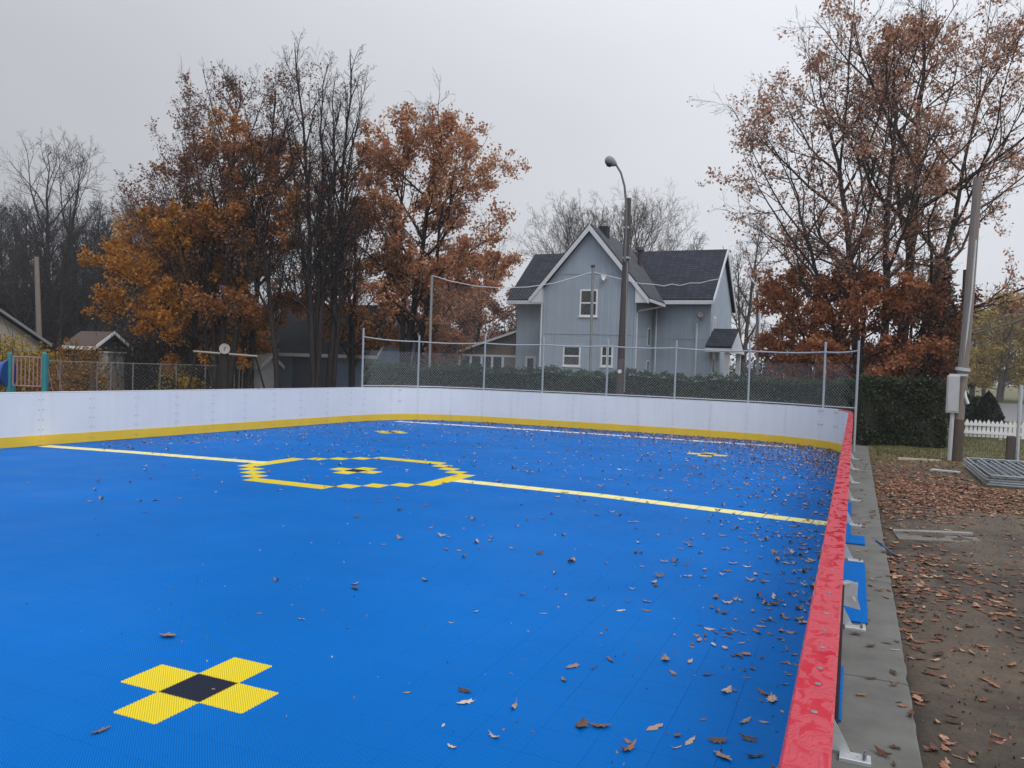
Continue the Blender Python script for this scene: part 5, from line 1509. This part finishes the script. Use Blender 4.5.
# ------------------------------------------------------------------ backstop net on three posts
def build_net():
    d = 31.0
    root = thing("backstop_net", "high net hanging from a sagging white rope on three thin posts behind the hedge", "net", (*T(592, d), -.1))
    posts = [(429.5, 432, 275.5), (590.5, 593, 267.5), (760, 757, 290)]
    tops = []
    for i, (pb, pt_, py) in enumerate(posts):
        x, y = T(pb, d); top = hit(pt_, py, D=d); tops.append(top)
        MB().tube([(x, y, -.1), top], .05 if i != 1 else .06, 8).build("net_post", M['lamp_grey2'], root, smooth=True)
        if i == 1: MB().tube([top, top + np.array([0, 0, .09])], .085, 8).build("post_cap", M['darksteel'], root)
    r1 = [hit(*q, D=d) for q in ((432, 275.5), (450, 281), (475, 286), (500, 288), (528, 287), (555, 283), (575, 277), (593, 272))]
    r2 = [hit(*q, D=d) for q in ((593, 272), (604, 275), (617, 278), (640, 283.5), (655, 284.5), (664, 286), (672, 284), (680, 285.5), (690, 283), (700, 283), (710, 280.5), (724, 278))]
    for r in (r1, r2): MB().tube(r, .017, 6).build("head_rope", M['rope'], root, smooth=True)
    G = [(float(q[0]), float(q[1])) for q in r1]; Z = [float(q[2]) for q in r1]
    S = np.concatenate([[0], np.cumsum(np.linalg.norm(np.diff(np.array(G), axis=0), axis=1))])
    a_, b_ = diamond_net(G, .9, lambda s: float(np.interp(s, S, Z)), .14)
    V, Q = tubes_np(a_, b_, .0017)
    link("net_mesh", mesh_np("net_mesh", V, Q), M['wire'], root)['kind'] = 'stuff'
build_net()

# ------------------------------------------------------------------ right foreground and lawn
def build_picket():
    A = hit(963, 420, Y=31.6); B = hit(1021, 421.5, Y=31.75)
    A = np.array([A[0], A[1]]); B = np.array([B[0] + .6, B[1]])
    root = thing("picket_fence", "low white picket fence on the lawn beyond the wooden post", "fence", (*A, -.1))
    n = 19
    z0, z1 = float(hit(965, 436, Y=31.6)[2]), float(hit(965, 419, Y=31.6)[2])
    z0 = max(z0, -.05)
    for k in range(n):
        f = k / (n - 1); x, y = A * (1 - f) + B * f; w = .048; dz = .025 * math.sin(k * 2.3)
        MB().prism([(x - w, y, z0), (x + w, y, z0), (x + w, y, z1 - .08 + dz), (x, y, z1 + dz), (x - w, y, z1 - .08 + dz)], (0, .02, 0)).build("picket", M['white_paint'], root)
    for f in (.25, .72):
        zz = z0 + (z1 - z0) * f
        MB().bar((*(A - .05), zz), (*(B + .05), zz), .03, .09).build("rail", M['white_paint'], root)
    for f in (0, .5, 1):
        x, y = A * (1 - f) + B * f; MB().box(x - .04, x + .04, y + .03, y + .11, -.12, z1 - .05).build("fence_post", M['white_paint'], root)
build_picket()
x, y = 3.51, 22.43
tag(MB().cbox(x - .09, x + .09, y - .09, y + .09, -.12, zat(1010, 436, 19.2), .02).build("wooden_post", M['woodpole_dark']), "short square dark wooden post between the steel stack and the picket fence", "post")
x, y = T(1021, 19.5)
tag(MB().tube([(x, y, -.1), (x + .02, y, zat(1023, 385, 19.5))], .045, 8).build("steel_post", M['galv'], smooth=True), "thin grey steel post at the lawn's right edge", "post")

def build_stack():
    """galvanised fence frames lying one on another"""
    a = np.array([2.36, 17.15]); lx = 3.4; ly = 3.5
    labels = ["lowest galvanised tube frame of the stack lying on the leaf litter", "second galvanised tube frame up from the bottom of the stack", "third galvanised tube frame from the bottom of the stack",
              "fourth galvanised tube frame, just under the top one of the stack", "topmost galvanised tube frame of the stack on the leaf litter"]
    rg = random.Random(3)
    for i, lab in enumerate(labels):
        z = .0 + i * .043; o = (rg.uniform(-.05, .05), rg.uniform(-.05, .05)); rot = rg.uniform(-.012, .012)
        root = thing("tube_frame", lab, "steel frame", (float(a[0] + o[0]), float(a[1] + o[1]), z), rot, "galvanised frames stacked on the lawn edge")
        r = .021
        def add(nm, pts):
            m_ = MB().tube(pts, r, 8); me = bpy.data.meshes.new(nm); me.from_pydata(m_.v, [], m_.f)
            for p in me.polygons: p.use_smooth = True
            me.materials.append(M['frame_steel']); ob = bpy.data.objects.new(nm, me); COL.objects.link(ob); ob.parent = root
        add("side_tube", [(0, 0, 0), (0, ly, 0)]); add("side_tube", [(lx, 0, 0), (lx, ly, 0)])
        add("end_tube", [(0, 0, 0), (lx, 0, 0)]); add("end_tube", [(0, ly, 0), (lx, ly, 0)])
        for k in range(1, 13): add("inner_tube", [(lx * k / 13, .02, 0), (lx * k / 13, ly - .02, 0)])
build_stack()

def flat(name, label, cat, pts, z, th, mt):
    o = MB().prism([(x, y, z) for x, y in pts], (0, 0, th)).build(name, mt); tag(o, label, cat); return o
flat("steel_channel", "grey metal channel half buried in the dirt beside the concrete strip", "metal channel", [(.52, 11.17), (1.45, 11.55), (1.44, 11.66), (.51, 11.28)], -.04, .03, mat("muddy_zinc", (0.30, 0.30, 0.29), (0.19, 0.185, 0.175), 5, .5, .2))
flat("wet_board", "dark wet board lying in the mud just in front of the metal channel", "board", [(.56, 10.72), (1.5, 11.08), (1.46, 11.42), (.53, 11.10)], -.05, .02, mat("muddy_board", (0.15, 0.14, 0.125), (0.10, 0.09, 0.08), 4, .6))
flat("pale_plank", "long pale plank lying in the leaves in front of the dark hedge", "plank", [(1.02, 21.4), (1.95, 21.55), (1.95, 21.63), (1.02, 21.49)], -.045, .05, mat("pale_batten", (0.5, 0.46, 0.4), (0.4, 0.36, 0.32), 6, .8))
w = MB().tube([(.30, 10.35, -.005), (.36, 10.1, -.005), (.44, 9.9, -.04), (.50, 9.65, -.03), (.46, 9.75, -.03)], .012, 6).build("blue_strap", mat("faded_blue_strap", (0.05, 0.09, 0.26), (0.04, 0.07, 0.2), 8, .6), smooth=True)
tag(w, "faded blue strap trailing off the concrete strip onto the dirt", "strap")
w = flat("steel_offcut", "bright steel offcut lying at the left end of the tube frame stack", "metal offcut", [(1.55, 19.3), (2.1, 19.15), (2.12, 19.3), (1.6, 19.5)], -.04, .03, M['galv'])

# shrubs, road and lawn in the distance on the right
def cone_shrub(x, y, H, rad, label, seed):
    rg = np.random.default_rng(seed); n = 3000
    root = thing("cone_shrub", label, "shrub", (x, y, -.1))
    t = rg.uniform(0, 1, n) ** 1.3; a = rg.uniform(0, 6.28, n); r = rad * (1 - t) ** .7 * rg.uniform(.85, 1.08, n)
    C = np.column_stack([x + np.cos(a) * r, y + np.sin(a) * r, t * H])
    MB().tube([(x, y, -.1), (x, y, H * .5), (x, y, H * .9)], [rad * .85, rad * .6, .06], 12).build("inner_branches", M['hedge_core'], root)
    V, F = leaf_cards(C, .10, rg); link("foliage", mesh_np("foliage", V, None, F), leaf_mat("dark_conifer", [(0, (0.008, 0.014, 0.010)), (1, (0.035, 0.05, 0.032))]), root)['kind'] = 'stuff'
x, y = T(990, 33); cone_shrub(x, y, zat(990, 392, 33) , .72, "dark cone shaped conifer behind the white picket fence", 5)
x, y = T(968, 34)
hedge("low_hedge", "dark low shrub row between the utility pole and the cone shaped conifer", [T(956, 34.5), T(985, 34.5)], -.1, 1.2, 1.0, 2600, .09, [(0, (0.010, 0.016, 0.011)), (1, (0.04, 0.052, 0.034))], M['hedge_core'], 6)
yy = lambda px, py: hit(px, py, Z=-.07)
P = [yy(996, 421), yy(1300, 432), yy(1300, 411), yy(998, 403.5)]
tag(MB().prism([(float(p[0]), float(p[1]), -.09) for p in P], (0, 0, .03)).build("road", M['asphalt']), kind='structure')

def blades():
    rg = np.random.default_rng(9); n = 26000
    X = rg.uniform(.5, 9.0, n); Y = rg.uniform(15, 34, n)
    keep = ((Y > 21.6 + .5 * np.sin(X * 3)) | ((X > 3.0 + .3 * np.sin(Y * 2)) & (rg.uniform(0, 1, n) < .5)))
    X, Y = X[keep], Y[keep]; n = len(X)
    X2 = rg.uniform(1.8, 3.6, 2600); Y2 = rg.uniform(6.5, 13, 2600); k = X2 > 2.2 + .5 * np.sin(Y2 * 1.7)
    X = np.concatenate([X, X2[k]]); Y = np.concatenate([Y, Y2[k]]); n = len(X)
    Z = gz(X, Y); h = rg.uniform(.03, .085, n); a = rg.uniform(0, 6.28, n); w = .006
    V = np.stack([np.column_stack([X - np.cos(a) * w, Y - np.sin(a) * w, Z - .005]), np.column_stack([X + np.cos(a) * w, Y + np.sin(a) * w, Z - .005]), np.column_stack([X + rg.normal(0, .02, n), Y + rg.normal(0, .02, n), Z + h])], 1)
    o = link("grass", mesh_np("grass", V.reshape(-1, 3), None, np.arange(n * 3).reshape(-1, 3)), leaf_mat("autumn_grass", [(0, (0.03, 0.045, 0.008)), (.6, (0.075, 0.09, 0.018)), (1, (0.16, 0.14, 0.05))]))
    tag(o, "short yellowing grass on the lawn", "grass", kind='stuff')
blades()

# ------------------------------------------------------------------ fallen leaves
LEAF2D = np.array([(0, -.55), (.06, -.3), (.20, -.34), (.17, -.14), (.33, -.10), (.20, .06), (.30, .22), (.13, .24), (.10, .40), (0, .5), (-.10, .38), (-.14, .22), (-.31, .20), (-.19, .04), (-.32, -.12), (-.16, -.15), (-.2, -.33), (-.06, -.29)])
SIMPLE = np.array([(0, -.55), (.16, -.32), (.30, -.05), (.16, .05), (.22, .28), (0, .5), (-.22, .25), (-.15, .04), (-.30, -.08), (-.16, -.3)])
def leaf_batch(X, Y, Z, size, rg, shape, curl=.2):
    n = len(X); m_ = len(shape)
    P = np.concatenate([[(0, 0)], shape])
    sx = rg.uniform(.65, 1.15, n)[:, None]
    px = P[None, :, 0] * sx * size[:, None]; py = P[None, :, 1] * size[:, None]
    c1 = rg.normal(0, curl, n)[:, None]; c2 = np.abs(rg.normal(0, curl, n))[:, None]
    pz = (c1 * px * px + c2 * py * py) * 2.4 / size[:, None] + rg.normal(0, .022, px.shape) * size[:, None]
    tl = rg.normal(0, .09, n)[:, None]; pz = pz + tl * px
    pz = pz - pz.min(1, keepdims=True)
    pz = np.minimum(pz, size[:, None] * .5)
    a = rg.uniform(0, 6.28, n)[:, None]
    wx = px * np.cos(a) - py * np.sin(a) + X[:, None]; wy = px * np.sin(a) + py * np.cos(a) + Y[:, None]
    V = np.stack([wx, wy, pz + Z[:, None] + .003], -1).reshape(-1, 3)
    f = np.array([(0, 1 + k, 1 + (k + 1) % m_) for k in range(m_)])
    return V, (f[None] + (np.arange(n) * (m_ + 1))[:, None, None]).reshape(-1, 3)
COURT_LEAF = [(0, (0.035, 0.016, 0.012)), (.25, (0.13, 0.06, 0.035)), (.5, (0.21, 0.115, 0.07)), (.75, (0.32, 0.20, 0.135)), (.92, (0.42, 0.31, 0.24)), (1, (0.52, 0.43, 0.37))]  # palest stops paint the sky's reflection on wet leaves
DIRT_LEAF = [(0, (0.035, 0.016, 0.011)), (.3, (0.11, 0.040, 0.021)), (.6, (0.205, 0.080, 0.040)), (.85, (0.30, 0.14, 0.075)), (1, (0.45, 0.30, 0.18))]
LM_COURT = leaf_mat("wet_fallen_oak_leaf", COURT_LEAF, .35, .4, 0)
LM_DIRT = leaf_mat("fallen_russet_leaf", DIRT_LEAF, .55, .3, 0)
LO_COURT = obj_leaf_mat("wet_fallen_oak_leaf_single", COURT_LEAF, .35)
LO_DIRT = obj_leaf_mat("fallen_russet_leaf_single", DIRT_LEAF, .5)

def fallen():
    rg = np.random.default_rng(17)
    # court: thick by the far boards and down the right side, thin elsewhere
    xs = []; ys = []
    def put(n, f):
        a = f(n); xs.append(a[0]); ys.append(a[1])
    put(3000, lambda n: (-.4 - np.abs(rg.normal(0, 7, n)), 23.7 - rg.exponential(1.15, n)))
    put(1500, lambda n: (-.2 - rg.exponential(1.5, n), 22.8 - np.abs(rg.normal(0, 3.4, n))))
    put(620, lambda n: (-.16 - rg.exponential(.75, n), rg.uniform(5.5, 20, n)))
    put(900, lambda n: (rg.uniform(-14.2, -.3, n), rg.uniform(13, 23, n)))
    put(190, lambda n: (rg.uniform(-11, -.3, n), rg.uniform(7, 14, n)))
    put(260, lambda n: (-14.2 + rg.exponential(.9, n), rg.uniform(11, 22, n)))
    put(26, lambda n: (rg.uniform(-4.5, -.6, n), rg.uniform(3.4, 8, n)))
    put(60, lambda n: (-.17 - rg.exponential(.45, n), rg.uniform(3.4, 9, n)))
    X = np.concatenate(xs); Y = np.concatenate(ys)
    px, py, nx, ny = on_path(np.linspace(0, PS[-1], 900))
    # keep those inside the boards
    ok = []
    pd = np.column_stack([px, py]); nn = np.column_stack([nx, ny])
    for x, y in zip(X, Y):
        k = np.argmin((pd[:, 0] - x) ** 2 + (pd[:, 1] - y) ** 2)
        ok.append((np.array([x, y]) - pd[k]) @ nn[k] < -.05)
    ok = np.array(ok); X, Y = X[ok], Y[ok]
    size = rg.uniform(.045, .105, len(X))
    # the nearest ones on their own
    D = np.hypot(X, Y); near = np.argsort(D)
    solo = near[:95]; rest = near[95:]
    V, T_ = leaf_batch(X[rest], Y[rest], np.full(len(rest), .002), size[rest], rg, SIMPLE, .42)
    o = link("fallen_leaves", mesh_np("fallen_leaves", V, None, T_), LM_COURT); tag(o, "wet brown oak leaves scattered over the blue court", "leaves", kind='stuff')
    tmpl = []; tmplD = []
    for k in range(9):
        V, T_ = leaf_batch(np.zeros(1), np.zeros(1), np.zeros(1), np.ones(1), rg, LEAF2D if k % 3 else SIMPLE, .22)
        for lst, mt in ((tmpl, LO_COURT), (tmplD, LO_DIRT)):
            me = mesh_np("fallen_leaf", V, None, T_); me.materials.append(mt); lst.append(me)
    def single(x, y, z, s, lst, label, group):
        o = bpy.data.objects.new("fallen_leaf", lst[rg.integers(0, 9)]); COL.objects.link(o)
        o.location = (float(x), float(y), float(z)); o.rotation_euler = (0, 0, float(rg.uniform(0, 6.28))); o.scale = (s * float(rg.uniform(.5, .95)), s, s * float(rg.uniform(.5, 1.0)))
        tag(o, label, "leaf", group)
    for i in solo: single(X[i], Y[i], .002, float(rg.uniform(.05, .095)), tmpl, "brown oak leaf lying on the blue court in the foreground", "loose leaves on the near blue court")
    # a few seen clearly in the photograph, bottom right of the court
    for qx, qy in ((600, 727), (655, 728), (628, 750), (690, 742), (722, 757), (745, 722), (755, 757), (748, 740), (718, 742), (772, 700), (665, 660), (610, 660), (573, 667), (582, 726), (100, 732), (727, 692), (690, 662), (355, 589), (465, 692), (466, 703), (514, 708), (168, 637), (762, 693), (757, 632), (735, 600), (768, 605), (716, 598), (746, 655)):
        p = hit(qx, qy, Z=.0); single(p[0], p[1], .002, float(rg.uniform(.10, .145)), tmpl, "brown oak leaf lying on the blue court in the foreground", "loose leaves on the near blue court")
    n = 900; X = -.2 - rg.exponential(3.0, n); Y = 3.4 + 17 * rg.uniform(0, 1, n); k = X > -13.5
    V, T_ = leaf_cards(np.column_stack([X[k], Y[k], np.full(k.sum(), .004)]), .022, rg, .5)
    tag(link("leaf_crumbs", mesh_np("leaf_crumbs", V, None, T_), LM_COURT), "tiny bits of broken leaf on the blue court", "leaf crumbs", kind='stuff')
    # ground on the right
    xs.clear(); ys.clear()
    put(7800, lambda n: (rg.uniform(.42, 4.8, n), rg.normal(15.6, 1.7, n)))
    put(4200, lambda n: (rg.uniform(.42, 5, n), rg.uniform(14, 24, n)))
    put(420, lambda n: (.41 + rg.exponential(.9, n), rg.uniform(8, 14, n)))
    put(260, lambda n: (.42 + rg.exponential(.10, n), rg.uniform(3.8, 12, n)))
    put(380, lambda n: (rg.uniform(.42, 3.2, n), rg.uniform(4.0, 10, n)))
    put(170, lambda n: (.42 + rg.uniform(0, 2.2, n), 8.0 + .4 * rg.standard_normal(n) + 0))
    put(500, lambda n: (rg.uniform(2, 8, n), rg.uniform(20, 33, n)))
    X = np.concatenate(xs); Y = np.concatenate(ys)
    ok = (X > .41) & (Y > 3.2) & ~((X > 2.2) & (X < 5.9) & (Y > 17) & (Y < 20.8)) & ~((Y > 10.6) & (Y < 12.3) & (X < 1.7) & (rg.uniform(0, 1, len(X)) < .75))
    # bare dark patches
    ok &= ~((np.sin(X * 1.9 + 1) * np.sin(Y * 1.35) > .45) & (Y < 14.5) & (rg.uniform(0, 1, len(X)) < .7))
    X, Y = X[ok], Y[ok]; size = rg.uniform(.05, .115, len(X)); Z = gz(X, Y) + .003
    D = np.hypot(X, Y); near = np.argsort(D); solo = near[:85]; rest = near[85:]
    V, T_ = leaf_batch(X[rest], Y[rest], Z[rest], size[rest], rg, SIMPLE, .14)
    o = link("leaf_litter", mesh_np("leaf_litter", V, None, T_), LM_DIRT); tag(o, "russet fallen leaves covering the ground beside the concrete strip", "leaves", kind='stuff')
    for i in solo: single(X[i], Y[i], Z[i], float(size[i] * 1.05), tmplD, "russet leaf lying on the bare dirt beside the concrete strip", "loose leaves on the near dirt")
    n = 5000; X = .42 + rg.beta(1, 1.4, n) * 4.5; Y = 3.6 + 20 * rg.uniform(0, 1, n) ** 1.2
    V, T_ = leaf_cards(np.column_stack([X, Y, gz(X, Y) + .006]), .028, rg, .5)
    tag(link("leaf_crumbs", mesh_np("leaf_crumbs", V, None, T_), LM_DIRT), "crumbs of broken leaf trodden into the dirt", "leaf crumbs", kind='stuff')
    # on the concrete strip
    n = 95; X = rg.uniform(.02, .38, n); Y = 4.2 + 17 * rg.uniform(0, 1, n) ** 1.3
    for i in range(n):
        if i < 30: single(X[i], Y[i], -.013, float(rg.uniform(.05, .09)), tmplD, "small brown leaf lying on the concrete strip", "loose leaves on the concrete strip")
    V, T_ = leaf_batch(X[30:], Y[30:], np.full(n - 30, -.013), rg.uniform(.05, .1, n - 30), rg, SIMPLE)
    tag(link("fallen_leaves", mesh_np("fallen_leaves", V, None, T_), LM_DIRT), "brown leaves scattered along the concrete strip", "leaves", kind='stuff')
fallen()

# ------------------------------------------------------------------ mist
def build_haze():
    o = MB().box(-110, 150, -20, 235, -1.2, 24.0).build("haze", None)
    mt = bpy.data.materials.new("mist"); mt.use_nodes = True; t = mt.node_tree; t.nodes.clear()
    out = t.nodes.new("ShaderNodeOutputMaterial"); v = t.nodes.new("ShaderNodeVolumePrincipled")
    v.inputs["Color"].default_value = (0.93, 0.95, 1.0, 1); v.inputs["Density"].default_value = HAZE
    t.links.new(v.outputs[0], out.inputs["Volume"])
    o.data.materials.clear(); o.data.materials.append(mt)
    tag(o, kind='stuff')
HAZE = 0.0006
if HAZE: build_haze()
